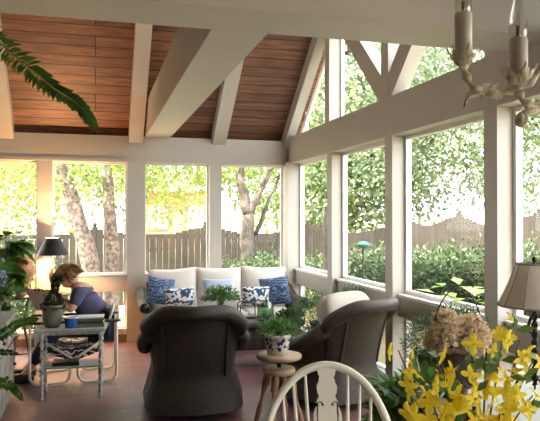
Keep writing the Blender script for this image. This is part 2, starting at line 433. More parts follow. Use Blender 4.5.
# flat ceiling over the dining end, and the house walls on the left and behind
struct('ceiling_flat', G().span((XL-.1, YS-.1, 2.86), (XG+.4, 3.13, 2.96)), M['paint'])
struct('wall_left', G().span((XL-.15, YS-.15, 0), (XL, YB, 2.9)), M['wallp'])
struct('wall_left_gable', G()._add([(XL-.05, YB+.1, 2.66), (XL-.05, 2.4, 2.66), (XL-.05, YR, ZR+.05), (XL-.15, YB+.1, 2.66), (XL-.15, 2.4, 2.66), (XL-.15, YR, ZR+.05)], [(0,1,2),(5,4,3),(0,2,5,3),(2,1,4,5),(1,0,3,4)]), M['wallp'])
struct('wall_front', G().span((XL, YS-.15, 0), (XG+.05, YS, 2.9)), M['wallp'])
# rafters
g = G()
def rafter(xa, xb, ya, yb, dep=.20, gg=None):
    gg = gg or g
    V = []
    for y in (ya, yb):
        z = ceil(y)
        V += [(xa, y, z-dep), (xb, y, z-dep), (xb, y, z+.01), (xa, y, z+.01)]
    gg._add(V, [(3,2,1,0),(4,5,6,7),(0,1,5,4),(1,2,6,5),(2,3,7,6),(3,0,4,7)])
for xa, xb in ((-3.2, -3.02), (-2.05, -1.87), (-1.13, -.97), (.42, .60), (1.51, 1.69)):
    rafter(xa, xb, YB+.1, YR); rafter(xa, xb, YR, 2.6)
struct('trim_5', g, M['paint'])
g = G()
rafter(XR-.07, XG-.1, YB+.1, YR, .22, g); rafter(XR-.07, XG-.1, YR, 2.6, .22, g)
# gable verticals and struts
for (ya, yb) in ((6.85, 7.0), (3.69, 3.84)):
    ym = (ya+yb)/2; g.span((XR+.004, ya, 2.705), (XG, yb, ceil(ym)-.1))
g.span((XR+.004, 5.33, 2.705), (XG, 5.48, ZR-.1))
g.bar((XR+.078, 5.40, 2.71), (XR+.078, 6.92, 4.13), .14, .20)
g.bar((XR+.078, 5.41, 2.71), (XR+.078, 3.89, 4.13), .14, .20)
struct('wall_right_gable', g, M['paint'])
# gable window frames and glass
wn += 1
w = bpy.data.objects.new('window_%d' % wn, None); COL.objects.link(w); w['kind'] = 'structure'
f = G(); p = G()
for y in (8.1, 7.0, 6.85-.03, 5.48, 5.33-.03, 3.84, 3.69-.03):
    f.span((XG-.01, y, 2.70), (XG+.03, y+.03, min(ceil(y), ceil(y+.03))-.02))
f.bar((XG+.01, YB, ceil(YB)-.13), (XG+.01, YR, ceil(YR)-.13), .04, .06); f.bar((XG+.01, YR, ceil(YR)-.13), (XG+.01, 2.5, ceil(2.5)-.13), .04, .06)
f.span((XG-.02, 2.5, 2.70), (XG+.04, YB, 2.73))
f.make('window_frame', M['trimw'], w, False)
p._add([(XG+.005, YB, 2.70), (XG+.005, YR, ceil(YR)), (XG+.005, 2.4, 2.70), (XG+.009, YB, 2.70), (XG+.009, YR, ceil(YR)), (XG+.009, 2.4, 2.70)], [(0,1,2),(5,4,3)]).make('pane', M['glass'], w, False)
# long box beam running from the back wall to the cross beam (soffit with a shallow keel)
g = G(); PR = [(.625, 2.655), (.95, 2.655), (.95, 3.08), (.625, 3.08)]
n = len(PR); V = [(x, 3.4, z) for x, z in PR]+[(x, YB+.1 if z < 3 else 8.05, z) for x, z in PR]
g._add(V, [tuple(range(n)), tuple(range(2*n-1, n-1, -1))]+[((i+1) % n, i, n+i, n+(i+1) % n) for i in range(n)])
struct('beam_long', g, M['paint'])
g = G().span((XL, 3.12, 2.65), (XG+.02, 3.51, 3.12)); struct('beam_cross', g, M['paint'])

# ------------------------------------------------------------------ outside
def gh(x, y):
    z = -.30+.05*math.sin(x*.5)
    if x > 3.0: z += min(1, (x-3.0)/3.2)*.72
    if y > 16: z += (y-16)*.02
    return z
g = G(); g.grid(lambda u, v: (-30+u*80, -14+v*84, gh(-30+u*80, -14+v*84)), 100, 90)
gr = g.make('ground', M['lawn']); gr['kind'] = 'structure'
# planting bed with mulch on the right
g = G(); g.grid(lambda u, v: (3.0+u*4.0, 1+v*13, gh(3.0+u*4.0, 1+v*13)+.015), 12, 20)
bed = g.make('ground_mulch_bed', M['mulch']); bed['kind'] = 'structure'

def fence(a, b, z0f, ztf, label, nb):
    a = Vector(a); b = Vector(b); t = thing('wooden_fence', label, 'fence', (a.x, a.y, 0))
    d = (b-a); ln = d.length; d.normalize(); nrm = Vector((d.y, -d.x, 0))
    g = G(); nbd = int(ln/.14)
    for i in range(nbd):
        s0 = i*.14; s1 = s0+.134; sm = (s0+s1)/2; ph = (sm/2.4) % 1
        zt = ztf(sm/ln)-.20*math.sin(PI*ph)**2
        V = []
        for s in (s0, s1):
            for o in (0, .018):
                p = d*s+nrm*o
                V += [(p.x, p.y, z0f(sm/ln)), (p.x, p.y, zt)]
        g._add(V, [(0, 4, 5, 1), (2, 3, 7, 6), (1, 5, 7, 3), (0, 1, 3, 2), (4, 6, 7, 5)], [[(s0, 0), (s1, 0), (s1, 1.8), (s0, 1.8)]]*5)
    g.make('board_panel', M['fence'], t, False)
    k = 0
    while k*2.4 < ln:
        p = d*(k*2.4)+nrm*-.05; z = ztf(k*2.4/ln)
        pg = G().span((p.x-.06, p.y-.06, z0f(k*2.4/ln)-.2), (p.x+.06, p.y+.06, z+.05))
        pg.lathe([(0.0, z+.15), (.045, z+.12), (.05, z+.09), (.03, z+.05)], (p.x, p.y, 0), 8)
        pg.make('post', M['fence'], t, False); k += 1
    for zz in (.35, 1.2):
        rg = G().bar(d*0+nrm*-.03+Vector((0, 0, zz)), d*ln+nrm*-.03+Vector((0, 0, zz)), .04, .09); rg.make('rail', M['fence'], t, False)
fence((-12, 14.2, 0), (7.2, 14.2, 0), lambda s: -.4, lambda s: 1.20+.26*s, 'weathered scalloped wooden fence beyond the back windows', 0)
fence((7.2, 14.2, 0), (7.6, -1, 0), lambda s: .2, lambda s: 1.62+.10*s, 'shaded scalloped wooden fence behind the shrubs at right', 0)

def tree(name, label, base, trunk, blobs, leafm, bark, ln=.16, w=.10, seed=1, group=None, nbr=6):
    b = Vector(base); t = thing(name, label, 'tree', b, 0, group)
    rng = random.Random(seed); g = G()
    for path, radii in trunk: 
        # smooth the path
        pts = [Vector(p) for p in path]; P2 = []; R2 = []
        for i in range(len(pts)-1):
            for k in range(5):
                f = k/5; P2.append(pts[i].lerp(pts[i+1], f)+Vector((rng.uniform(-.02, .02), rng.uniform(-.02, .02), 0))); R2.append((radii[i]*(1-f)+radii[i+1]*f)*rng.uniform(.93, 1.07))
        P2.append(pts[-1]); R2.append(radii[-1]); g.tube(P2, R2, 9)
    tips = [Vector(p[0][-1]) for p in trunk]
    for c, r, n in blobs:
        c = Vector(c)
        st = min(tips, key=lambda q: (q-c).length)
        for k in range(3):
            e = c+Vector((rng.uniform(-.5, .5)*r[0], rng.uniform(-.5, .5)*r[1], rng.uniform(-.3, .5)*r[2])); m_ = st.lerp(e, .5)+Vector((0, 0, rng.uniform(-.1, .3)))
            g.tube([st, m_, e], [.05, .03, .01], 5)
    g.make('trunk', bark, t)
    P, D = cloud(blobs, seed)
    leafmesh('foliage', P, D, ln, w, leafm, t, seed)
    return t
# two leaning birches behind the left window
bx = at(97, 300, 11.5); bx.z = gh(bx.x, bx.y)
def rel(p, b): return tuple(Vector(p)-Vector(b))
tr1 = [([(0, 0, 0), rel(at(88, 250, 11.4), bx), rel(at(72, 200, 11.3), bx), rel(at(58, 160, 11.2), bx), rel(at(52, 110, 11.2), bx)], [.17, .155, .125, .10, .06])]
tree('birch_tree', 'leaning mottled birch trunk behind the left window, left of the pair', bx, tr1,
     [(rel(at(60, 150, 11.4), bx), (1.3, 1.0, .9), 900), (rel(at(40, 100, 11), bx), (1.8, 1.2, 1.2), 1500)], L['treeb'], M['bark'], .10, .07, 3)
b2 = at(112, 300, 11.9); b2.z = gh(b2.x, b2.y)
tr2 = [([(0, 0, 0), rel(at(112, 250, 11.9), b2), rel(at(108, 200, 11.8), b2), rel(at(106, 160, 11.8), b2), rel(at(105, 100, 11.8), b2)], [.15, .13, .11, .09, .06])]
tree('birch_tree', 'upright mottled birch trunk behind the left window, right of the pair', b2, tr2,
     [(rel(at(115, 165, 11.8), b2), (1.0, 1.0, .8), 600), (rel(at(110, 110, 11.8), b2), (1.6, 1.2, 1.0), 1300)], L['tree'], M['bark'], .10, .07, 4)
# forked tree behind the sofa
b3 = at(250, 300, 12.6); b3.z = gh(b3.x, b3.y)
tr3 = [([(0, 0, 0), rel(at(248, 250, 12.6), b3), rel(at(247, 215, 12.6), b3)], [.17, .15, .14]),
       ([rel(at(247, 215, 12.6), b3), rel(at(242, 185, 12.6), b3), rel(at(238, 150, 12.6), b3), rel(at(232, 110, 12.6), b3)], [.12, .10, .08, .05]),
       ([rel(at(247, 217, 12.6), b3), rel(at(257, 198, 12.6), b3), rel(at(268, 175, 12.6), b3), rel(at(276, 160, 12.7), b3)], [.08, .07, .045, .03]),
       ([rel(at(256, 235, 12.8), b3), rel(at(266, 205, 12.8), b3), rel(at(276, 185, 12.8), b3), rel(at(284, 165, 12.8), b3)], [.05, .04, .03, .02]),
       ([(0.1, 0, 0), rel(at(254, 240, 12.8), b3)], [.07, .05])]
tree('forked_tree', 'forked tree with bare lower branches seen behind the right half of the sofa', b3, tr3,
     [(rel(at(240, 140, 12.6), b3), (1.6, 1.2, .7), 900), (rel(at(285, 120, 12.6), b3), (1.6, 1.2, .9), 1000), (rel(at(278, 175, 13), b3), (.7, .8, .5), 160)], L['tree'], M['bark2'], .11, .08, 5)
# background trees: (px, py, zc, rx, rz, n, kind)
ll = ['tall sunlit yellow-green tree far behind the left windows', 'deep green tree standing beyond the back fence', 'blue-green tree crown filling the right-hand windows']
bt = [(-40, 180, 20, 3.2, 2.6, 3000, 1, 'sunlit yellow-green tree at the far left edge', -60),
      (30, 150, 24, 3.2, 2.4, 2600, 1, 'sunlit yellow-green tree seen beside the lamp post', 44),
      (100, 140, 22, 2.6, 1.8, 1600, 1, 'pale green tree beyond the two birches', 135),
      (165, 165, 20, 1.9, 1.7, 1200, 1, 'loose pale green tree behind the left end of the sofa', 138),
      (215, 140, 24, 2.4, 1.6, 1000, 1, 'airy pale tree behind the middle back post', 216),
      (268, 165, 24, 2.6, 1.8, 1300, 0, 'airy green tree beyond the forked tree', 292),
      (318, 190, 20, 1.9, 1.8, 2000, 0, 'full green tree behind the corner window', 337),
      (362, 165, 19, 2.4, 2.0, 2600, 2, 'leafy tree behind the second right window', 396),
      (440, 140, 17, 2.6, 1.45, 2600, 2, 'overhanging blue-green tree crown behind the third right window', 398),
      (500, 125, 16, 2.6, 1.6, 2200, 2, 'wide green crown behind the right post', 496),
      (545, 150, 17, 2.2, 1.8, 1800, 0, 'green tree in the window at the right edge', 600),
      (350, 70, 20, 3.2, 2.6, 3200, 2, 'tall tree top seen through the gable glass', 390),
      (445, 50, 17, 3.0, 2.0, 2600, 2, 'high tree crown in the right gable glass', 500)]
for i, (px, py, zc, rx, rz_, n, kd, lb, bpx) in enumerate(bt):
    c = at(px, py, zc); bz = gh(c.x, c.y); bq = at(bpx, py, zc+.4); bs = Vector((bq.x, bq.y, gh(bq.x, bq.y))); cr = c-bs
    rng = random.Random(i)
    tree('leafy_tree', lb, bs, [([(0, 0, 0), (.04*cr.x, .04*cr.y, cr.z*.6), tuple(cr+Vector((0, 0, rz_*.2)))], [.13, .09, .03])],
         [(tuple(cr), (rx, rx*.8, rz_), int(n*1.9)), (tuple(cr+Vector((rng.uniform(-.6, .6)*rx, .3, rz_*.7))), (rx*.7, rx*.6, rz_*.6), n//3)],
         [L['tree'], L['treeb'], L['treec']][kd], M['bark2'], .14 if zc < 18 else .19, .10 if zc < 18 else .14, 20+i, 'trees around the garden')
# shrubs
sh = [(312, 272, 12.0, .75, .40), (345, 272, 10.9, .7, .40), (372, 270, 10.2, .75, .42), (400, 274, 9.6, .7, .4), (425, 270, 9.4, .75, .38), (455, 274, 9.2, .7, .36),
      (480, 268, 9.0, .8, .40), (515, 270, 8.6, .75, .40), (545, 266, 8.3, .8, .42), (238, 278, 12.0, .7, .4), (272, 272, 12.2, .8, .45), (10, 262, 12.0, .9, .7), (32, 300, 9.9, .5, .45)]
nm = ['below the corner window', 'left of the feeder pole', 'below the green bird feeder', 'behind the thick right post', 'in the left of the third window', 'in the middle of the third window', 'right of the hosta', 'left in the edge window', 'in the edge window behind the lamp', 'behind the forked tree', 'at the foot of the forked tree', 'behind the big-leaved plant', 'close outside the lower left pane']
for i, (px, py, zc, rx, rz_) in enumerate(sh):
    c = at(px, py, zc); z0 = gh(c.x, c.y); h = max(.25, c.z-z0)
    t = thing('garden_shrub', 'dense green shrub '+nm[i], 'shrub', (c.x, c.y, z0), 0, 'shrubs along the fence')
    P, D = cloud([((0, 0, h-.05), (rx, rx, rz_*.8), 1500), ((0, 0, h*.5), (rx*.8, rx*.8, h*.5), 700)], 60+i, cr=.3)
    leafmesh('foliage', P, D, .075, .045, L['shrub'], t, i)
    g = G(); rr = random.Random(i)
    for k in range(7):
        a = rr.uniform(0, 6.28); g.tube([(0, 0, -.02), (math.cos(a)*rx*.3, math.sin(a)*rx*.3, h*.6), (math.cos(a)*rx*.6, math.sin(a)*rx*.6, h)], [.02, .014, .006], 5)
    g.make('stem', M['bark2'], t)
# hosta by the wall
c = at(468, 300, 5.3); z0 = gh(c.x, c.y)
t = thing('hosta_plant', 'pale broad-leaved plant outside the third right window', 'plant', (c.x, c.y, z0))
g = G(); rr = random.Random(5)
for k in range(46):
    a = rr.uniform(0, 6.28); h = c.z-z0+rr.uniform(-.25, .12); r = rr.uniform(.05, .36)
    g.leaf((math.cos(a)*r, math.sin(a)*r, h), (math.cos(a), math.sin(a), rr.uniform(-.3, .3)), (0, 0, 1), rr.uniform(.12, .2), rr.uniform(.09, .13))
g.make('leaves', L['hosta'], t)
g = G()
for k in range(16):
    a = rr.uniform(0, 6.28); r = rr.uniform(.1, .35); h = c.z-z0
    g.tube([(0, 0, 0), (math.cos(a)*r*.4, math.sin(a)*r*.4, h*.6), (math.cos(a)*r, math.sin(a)*r, h-.03)], .006, 5)
g.make('stems', M['gstem'], t)
# bird feeder on a pole, dark garden post
c = at(363, 248, 8.9); z0 = gh(c.x, c.y)
t = thing('bird_feeder', 'green dish-shaped bird feeder on a thin pole among shrubs', 'bird feeder', (c.x, c.y, z0)); h = c.z-z0
G().tube([(0, 0, -.05), (0, 0, h)], .012, 8).make('pole', M['iron'], t)
G().lathe([(0, h), (.06, h), (.095, h+.03), (.09, h+.045), (.05, h+.03), (0, h+.03)], (0, 0, 0), 20).make('dish', M['feeder'], t)
G().lathe([(.10, h+.05), (.06, h+.085), (0, h+.1), (0, h+.05)], (0, 0, 0), 20).make('roof', M['feeder'], t)
c = at(327, 207, 9.6); z0 = gh(c.x, c.y)
g = G().box((0, 0, (c.z-z0)/2), (.10, .10, c.z-z0)); g.lathe([(.07, c.z-z0), (.05, c.z-z0+.04), (0, c.z-z0+.07)], (0, 0, 0), 8)
o = g.make('garden_post', M['bark2'], None, False, (c.x, c.y, z0)); tag(o, 'dark square wooden post outside the corner window', 'post')
# neighbouring house
hc = at(178, 205, 30); z0 = gh(hc.x, hc.y)
t = thing('brick_house', 'peach brick neighbouring house far behind the sofa window', 'house', (hc.x, hc.y, z0))
G().span((-1.6, 0, 0), (1.5, 5, 2.7)).make('wall', M['brick'], t, False)
G()._add([(-1.8, -.3, 2.65), (1.7, -.3, 2.65), (1.7, 5.3, 2.65), (-1.8, 5.3, 2.65), (-1.8, 2.5, 3.7), (1.7, 2.5, 3.7)], [(0,1,5,4),(2,3,4,5),(0,4,3),(1,2,5),(0,3,2,1)]).make('roof', M['roof'], t, False)
for x in (-.9, .8):
    f = G().span((x-.4, -.05, .9), (x+.4, .02, 2.0)).make('window', M['trimw'], t, False); G().span((x-.33, -.07, .97), (x+.33, -.05, 1.93)).make('pane', M['glass'], f, False)

# ------------------------------------------------------------------ wicker armchair
def arm_path(t):
    """plan curve of the shell, t in -1..1 (arm front to arm front); front is +Y"""
    a = abs(t); sg = 1 if t >= 0 else -1
    if a < .5:
        th = a/.5*PI/2; x = .285*math.sin(th)**.85; y = -.30-.04*math.cos(th)+.10*(1-math.cos(th))
    else:
        k = (a-.5)/.5; x = .285+.045*k; y = -.24+.56*k
    return sg*x, y
def top_h(t):
    a = abs(t); k = min(1, max(0, (a-.16)/.62)); k = k*k*(3-2*k)
    return .90*(1-k)+.57*k - .05*a*a
def shellpt(t, z, off=0.0):
    x, y = arm_path(t); x2, y2 = arm_path(min(1, t+.01)); x1, y1 = arm_path(max(-1, t-.01))
    tx, ty = x2-x1, y2-y1; l = math.hypot(tx, ty); nx, ny = ty/l, -tx/l
    bk = max(0, 1-abs(t)/.7)
    rec = .32*max(0, z-.34)*bk
    flare = .10*max(0, 1-z/.34)
    return Vector((x+nx*(off+flare), y+ny*(off+flare)-rec, z))
def wicker_chair(name, label, loc, rz, wm, cm, group, ch_=.62, cz=.60):
    t = thing(name, label, 'armchair', loc, rz, group)
    g = G(); NU = 56; NV = 16
    def outer(u, v):
        tt = -1+2*u; z = .07+(top_h(tt)-.07)*v
        return shellpt(tt, z, .03+.06*v**4)
    g.grid(outer, NU, NV, usc=2.1, vsc=.8)
    g.grid(lambda u, v: shellpt(1-2*u, .07+(top_h(1-2*u)-.07)*v, -.012+.06*v**4), NU, NV, usc=2.1, vsc=.8)
    for s_ in (-1, 1):
        def endp(u, v, s_=s_):
            z = .07+(top_h(s_)-.07)*v
            return shellpt(s_, z, -.012+.042*u+.06*v**4)
        g.grid(endp, 3, 10, usc=.04, vsc=.5)
    g.make('shell', wm, t)
    # rolled rim: fat over the arms, thinner on the back
    pts = []; rs = []
    for i in range(61):
        tt = -1+2*i/60; a = abs(tt); r = .055+.010*min(1, a/.6)
        p = shellpt(tt, top_h(tt)-.02, .055+.7*r); pts.append(p); rs.append(r)
    G().tube(pts, rs, 12).make('rolled_rim', wm, t)
    for tt in (-.27, .27):
        G().tube([shellpt(tt, z, .036+.05*(z/.9)**4) for z in (.34, .4, .5, .6, .7, top_h(tt)-.05)], .013, 6).make('back_pole', wm, t)
    # front apron and seat deck
    g = G(); g.grid(lambda u, v: Vector(((-.385+.77*u)*.93, .325+.035*math.sin(PI*u)+.03*(1-v), .07+.25*v)), 14, 6, usc=.75, vsc=.25)
    g.grid(lambda u, v: Vector(((-.34+.68*u), -.3+.68*v, .32)), 8, 8, usc=.7, vsc=.7)
    g.make('seat_base', wm, t)
    G().sbox((0, .04, .385), (.55, .60, .15), .3, 16).make('seat_cushion', cm, t)
    mt = Euler((R(-16), 0, 0)).to_matrix()
    G().sbox((0, -.20-.15*(cz-.6), cz), (.60, .22, ch_), .5, 16, mt).make('back_cushion', cm, t)
    g = G(); g.lathe([(0, 0), (.27, 0), (.28, .02), (.27, .045), (.08, .05), (.08, .08), (0, .08)], (0, 0, 0), 32); g.make('swivel_base', M['dwood'], t)
    return t
p1 = at(194, 414, 5.42)
c1 = wicker_chair('wicker_armchair', 'dark wicker swivel armchair with its back to the camera', (p1.x, p1.y, 0), R(-7), M['wick'], M['cush'], 'wicker swivel armchairs', .50, .60)
p2 = at(330, 400, 5.72)
c2 = wicker_chair('wicker_armchair', 'wicker swivel armchair facing left by the right windows', (p2.x, p2.y, 0), R(27), M['wick2'], M['cushd'], 'wicker swivel armchairs', .56, .68)

# ------------------------------------------------------------------ sofa
sx0, sx1 = .64, 2.44; sy = 8.37
t = thing('wicker_sofa', 'long wicker sofa with off-white cushions under the back windows', 'sofa', ((sx0+sx1)/2, sy-.42, 0))
W2 = (sx1-sx0)/2
g = G()
def sback(u, v):
    x = -W2+2*W2*u; z = .10+v*(.74+.05*math.sin(PI*u)-.10)
    return Vector((x, .33+.10*v-.02, z))
g.grid(sback, 30, 10, usc=1.9, vsc=.7); g.grid(lambda u, v: sback(1-u, v)-Vector((0, .05, 0)), 30, 10, usc=1.9, vsc=.7)
g.tube([sback(i/30, 1)+Vector((0, .0, 0)) for i in range(31)], .035, 10)
g.make('back_frame', M['wick2'], t)
for s_ in (-1, 1):
    g = G()
    def side(u, v, s_=s_):
        y = -.40+.78*u; h = .56+.12*max(0, (u-.6)/.4); z = .08+v*(h-.08)
        return Vector((s_*(W2+.01+.05*v*v), y, z))
    g.grid(side, 14, 10, usc=.8, vsc=.5); g.grid(lambda u, v: side(u, v)-Vector((s_*.06, 0, 0)), 14, 10, usc=.8, vsc=.5)
    g.grid(lambda u, v: side(0, v)-Vector((s_*.06*u, 0, 0)), 2, 8, usc=.06, vsc=.5)
    g.tube([side(i/14, 1)+Vector((s_*.02, 0, -.01)) for i in range(15)], .06, 12)
    g.make('arm', M['wick2'], t)
g = G(); g.grid(lambda u, v: Vector((-W2+2*W2*u, -.37, .08+.22*v)), 20, 4, usc=1.8, vsc=.22); g.span((-W2+.02, -.36, .27), (W2-.02, .34, .30)); g.make('seat_base', M['wick2'], t)
for x in (-W2+.06, W2-.06):
    for y in (-.33, .33): G().tube([(x, y, 0), (x, y, .14)], .03, 10).make('leg', M['wick2'], t)
cw = (2*W2-.06)/3
for k in range(3):
    x = -W2+.03+cw*(k+.5)
    G().sbox((x, -.05, .375), (cw-.01, .68, .15), .28, 14).make('seat_cushion', M['cush'], t)
    mt = Euler((R(-12), R((-2, 1, 3)[k]), 0)).to_matrix()
    G().pillow(cw+.05, .56, .30, mt, (x, .17, .69), 18).make('back_cushion', M['cush'], t)
def cushion(px, py, zc, w, h, rx, ry, m, label, name='throw_pillow', rz=0, t_=.13):
    p = at(px, py, zc); o = G().pillow(w, h, t_, Euler((R(rx), R(ry), R(rz))).to_matrix(), (0, 0, 0), 14).make(name, m, None, True, p)
    tag(o, label, 'pillow', 'throw pillows on the sofa'); return o
cushion(161, 291, 7.78, .34, .34, -20, 10, M['blue'], 'navy patterned square pillow at the left end of the sofa', rz=8)
cushion(180, 297, 7.62, .36, .22, -15, -3, M['dam'], 'oblong blue and white damask pillow near the left end of the sofa')
cushion(219, 290, 7.72, .40, .28, -18, 2, M['pblue'], 'plain pale blue pillow behind the leafy plant')
cushion(256, 296, 7.78, .34, .24, -15, 3, M['dam'], 'blue and white damask pillow behind the green glass cloche')
cushion(275, 291, 7.93, .36, .36, -20, -8, M['blue'], 'navy patterned square pillow in the right corner of the sofa', rz=-12)

# ------------------------------------------------------------------ plants helpers
def leafy(parent, n, c, rad, ln, w, m, seed=0, name='leaves', up=.35):
    rng = np.random.default_rng(seed); d = rng.normal(size=(n, 3)); d /= np.linalg.norm(d, axis=1, keepdims=True); d[:, 2] = np.abs(d[:, 2])*.9-.15
    p = d*rng.uniform(.35, 1, (n, 1))*np.array(rad)+np.array(c); dd = d+rng.normal(size=(n, 3))*.5; dd[:, 2] += up*.3
    return leafmesh(name, p, dd, ln, w, m, parent, seed)
def stems(parent, n, base, c, rad, m, r=.003, seed=0):
    rr = random.Random(seed); g = G(); base = Vector(base); c = Vector(c)
    for k in range(n):
        a = rr.uniform(0, 6.28); q = rr.uniform(.2, .9); e = c+Vector((math.cos(a)*rad[0]*q, math.sin(a)*rad[1]*q, rr.uniform(-.1, .7)*rad[2]))
        g.tube([base, base.lerp(e, .5)+Vector((0, 0, .2*rad[2])), e], [r*1.4, r, r*.6], 5)
    return g.make('stems', m, parent)
def frond(gl, gs, p0, d, ln, droop, pin, wleaf, n=26, width=None, twist=(0, 0, 1)):
    """one fern frond: a curved rib with paired pinnae"""
    p = Vector(p0); d = Vector(d).normalized(); pts = [p.copy()]; N = n; st = ln/N
    for i in range(N):
        d = (d+Vector((0, 0, -droop/N))).normalized(); p = p+d*st; pts.append(p.copy())
    gs.tube(pts, [.0028*(1-.7*i/N) for i in range(N+1)], 5)
    up = Vector(twist)
    for i in range(1, N):
        t = (pts[i+1]-pts[i-1]).normalized(); sd = t.cross(up)
        if sd.length < .05: sd = Vector((1, 0, 0))
        sd.normalize(); nn = sd.cross(t); k = i/N; s_ = pin*(math.sin(PI*min(1, k*.85+.15))**.6)*(1-.35*k)
        for q in (-1, 1):
            gl.leaf(pts[i], sd*q+t*.35-nn*.25*random.uniform(.3, 1.4), nn, s_*random.uniform(.85, 1.1), wleaf)
def pot(parent, r0, r1, h, m, z=0, name='pot', rim=.012):
    G().lathe([(0, z), (r0, z), (r0+(r1-r0)*.5, z+h*.5), (r1, z+h-.02), (r1+rim, z+h-.018), (r1+rim, z+h), (r1-.008, z+h), (r1-.012, z+h-.03), (0, z+h-.03)], (0, 0, 0), 28).make(name, m, parent)
    G().lathe([(r1-.012, z+h-.028), (r1*.5, z+h-.018), (0, z+h-.018)], (0, 0, 0), 20).make('soil', M['soil'], parent)

# ------------------------------------------------------------------ coffee table, plant and cloche
pc = at(266, 330, 7.1)
ct = thing('wicker_coffee_table', 'low woven coffee table in front of the sofa', 'table', (pc.x-.08, pc.y, 0))
g = G(); g.sbox((0, 0, .455), (.98, .50, .07), .3, 14); g.make('table_top', M['wick2'], ct)
g = G(); g.sbox((0, 0, .31), (.88, .42, .26), .22, 14); g.make('apron', M['wick2'], ct)
for x in (-.4, .4):
    for y in (-.2, .2): G().tube([(x, y, 0), (x, y, .3)], .03, 8).make('leg', M['wick2'], ct)
ctz = .491
pp = at(221, 311, 7.1)
t = thing('potted_plant', 'bushy small-leaved plant standing on the coffee table behind the dark armchair', 'plant', (pp.x, pp.y, ctz))
pot(t, .06, .08, .12, M['cerwhite']); stems(t, 16, (0, 0, .1), (0, 0, .24), (.17, .14, .14), M['gstem']); leafy(t, 460, (0, 0, .22), (.20, .16, .17), .05, .028, L['house'], 3)
pp = at(266, 314, 7.0)
t = thing('glass_cloche', 'green glass bell cloche over a candle on the coffee table', 'cloche', (pp.x, pp.y, ctz))
G().lathe([(.085, .01), (.088, .10), (.075, .16), (.045, .20), (.012, .215), (0, .216)], (0, 0, 0), 28).make('bell', M['cloche'], t)
G().lathe([(0, .215), (.01, .22), (.016, .235), (.01, .25), (0, .252)], (0, 0, 0), 14).make('knob', M['cloche'], t)
G().lathe([(0, 0), (.105, 0), (.11, .008), (.10, .014), (0, .012)], (0, 0, 0), 28).make('base_plate', M['urn'], t)
G().lathe([(0, .012), (.035, .012), (.035, .11), (.028, .112), (0, .108)], (0, 0, 0), 18).make('candle', M['wax'], t)
pp = at(250, 314, 7.1)
t = thing('wire_tray', 'dark iron handled tray left of the glass cloche', 'tray', (pp.x-.02, pp.y+.02, ctz))
g = G()
for y in (-.07, .07):
    g.tube([(-.10, y, .0), (-.10, y, .15), (-.08, y, .175), (.08, y, .175), (.10, y, .15), (.10, y, 0)], .006, 6)
for x in (-.1, .1): g.tube([(x, -.07, .012), (x, .07, .012)], .006, 6); g.tube([(x, -.07, .14), (x, .07, .14)], .005, 6)
g.make('frame', M['iron'], t)
G().box((0, 0, .02), (.19, .13, .008)).make('shelf', M['dwood'], t, False)
pp = at(290, 318, 6.98)
t = thing('trailing_plant', 'low green trailing plant on the right of the coffee table', 'plant', (pp.x, pp.y, ctz))
pot(t, .05, .07, .06, M['urn']); leafy(t, 260, (0, 0, .05), (.15, .12, .07), .05, .03, L['fernd'], 8)

# ------------------------------------------------------------------ piano stool with potted plant
ps = at(279, 353, 4.95); st = thing('piano_stool', 'adjustable round wooden stool with turned legs beside the dark armchair', 'stool', (ps.x, ps.y, 0))
G().lathe([(0, .515), (.16, .515), (.172, .522), (.176, .535), (.172, .548), (.155, .553), (0, .553)], (0, 0, 0), 36).make('seat', M['stool'], st)
G().lathe([(0, .40), (.11, .40), (.125, .41), (.127, .43), (.12, .445), (.10, .45), (0, .45)], (0, 0, 0), 32).make('lower_disc', M['stool'], st)
g = G(); g.tube([(0, 0, .25), (0, 0, .52)], .014, 10)
for k in range(10): g.lathe([(.014, .452+k*.006), (.019, .455+k*.006), (.014, .458+k*.006)], (0, 0, 0), 12)
g.make('screw', M['iron'], st)
for k in range(4):
    a = R(45+90*k+12); N = 22; pts = []; rs = []
    for i in range(N+1):
        f_ = i/N; pts.append((math.cos(a)*(.085+.10*f_), math.sin(a)*(.085+.10*f_), .41-.40*f_+.005))
        rs.append(.024+.008*math.sin(f_*9)*(1 if f_ < .8 else .3)-.006*f_)
    G().tube(pts, rs, 10).make('leg', M['stoold'], st)
pz = thing('potted_herb', 'feathery green plant in a cream pot with navy flower print on the stool', 'plant', (ps.x-.012, ps.y, .553))
pot(pz, .078, .102, .155, M['cerwhite'], 0, 'pot', .004)
g = G(); rr = random.Random(4)
for k in range(24):
    a = R(-170+rr.uniform(0, 160)); z = rr.uniform(.04, .13); r = .078+.024*z/.155+.002; s_ = rr.choice([.005, .008, .014])
    c = Vector((math.cos(a)*r, math.sin(a)*r, z)); g.ball(c, (s_*2, s_*2, s_*2.4), 6, None)
for a0, z0_ in ((-120, .10), (-75, .07)):
    pts = []
    for i in range(10): a = R(a0+i*5); z = z0_+.015*math.sin(i); r = .078+.024*z/.155+.002; pts.append((math.cos(a)*r, math.sin(a)*r, z))
    g.tube(pts, .0022, 5)
g.make('flower_print', M['cernavy'], pz)
stems(pz, 26, (0, 0, .12), (0, 0, .20), (.15, .13, .10), M['gstem'], .002); leafy(pz, 520, (0, 0, .19), (.17, .15, .12), .035, .014, L['fern'], 9)
pts_g = G(); pts_s = G()
for k in range(12):
    a = k*PI/6; frond(pts_g, pts_s, (0, 0, .14), (math.cos(a), math.sin(a), .7), .2, 1.3, .03, .01, 12)
pts_g.make('frond', L['fern'], pz); pts_s.make('frond_rib', M['gstem'], pz)

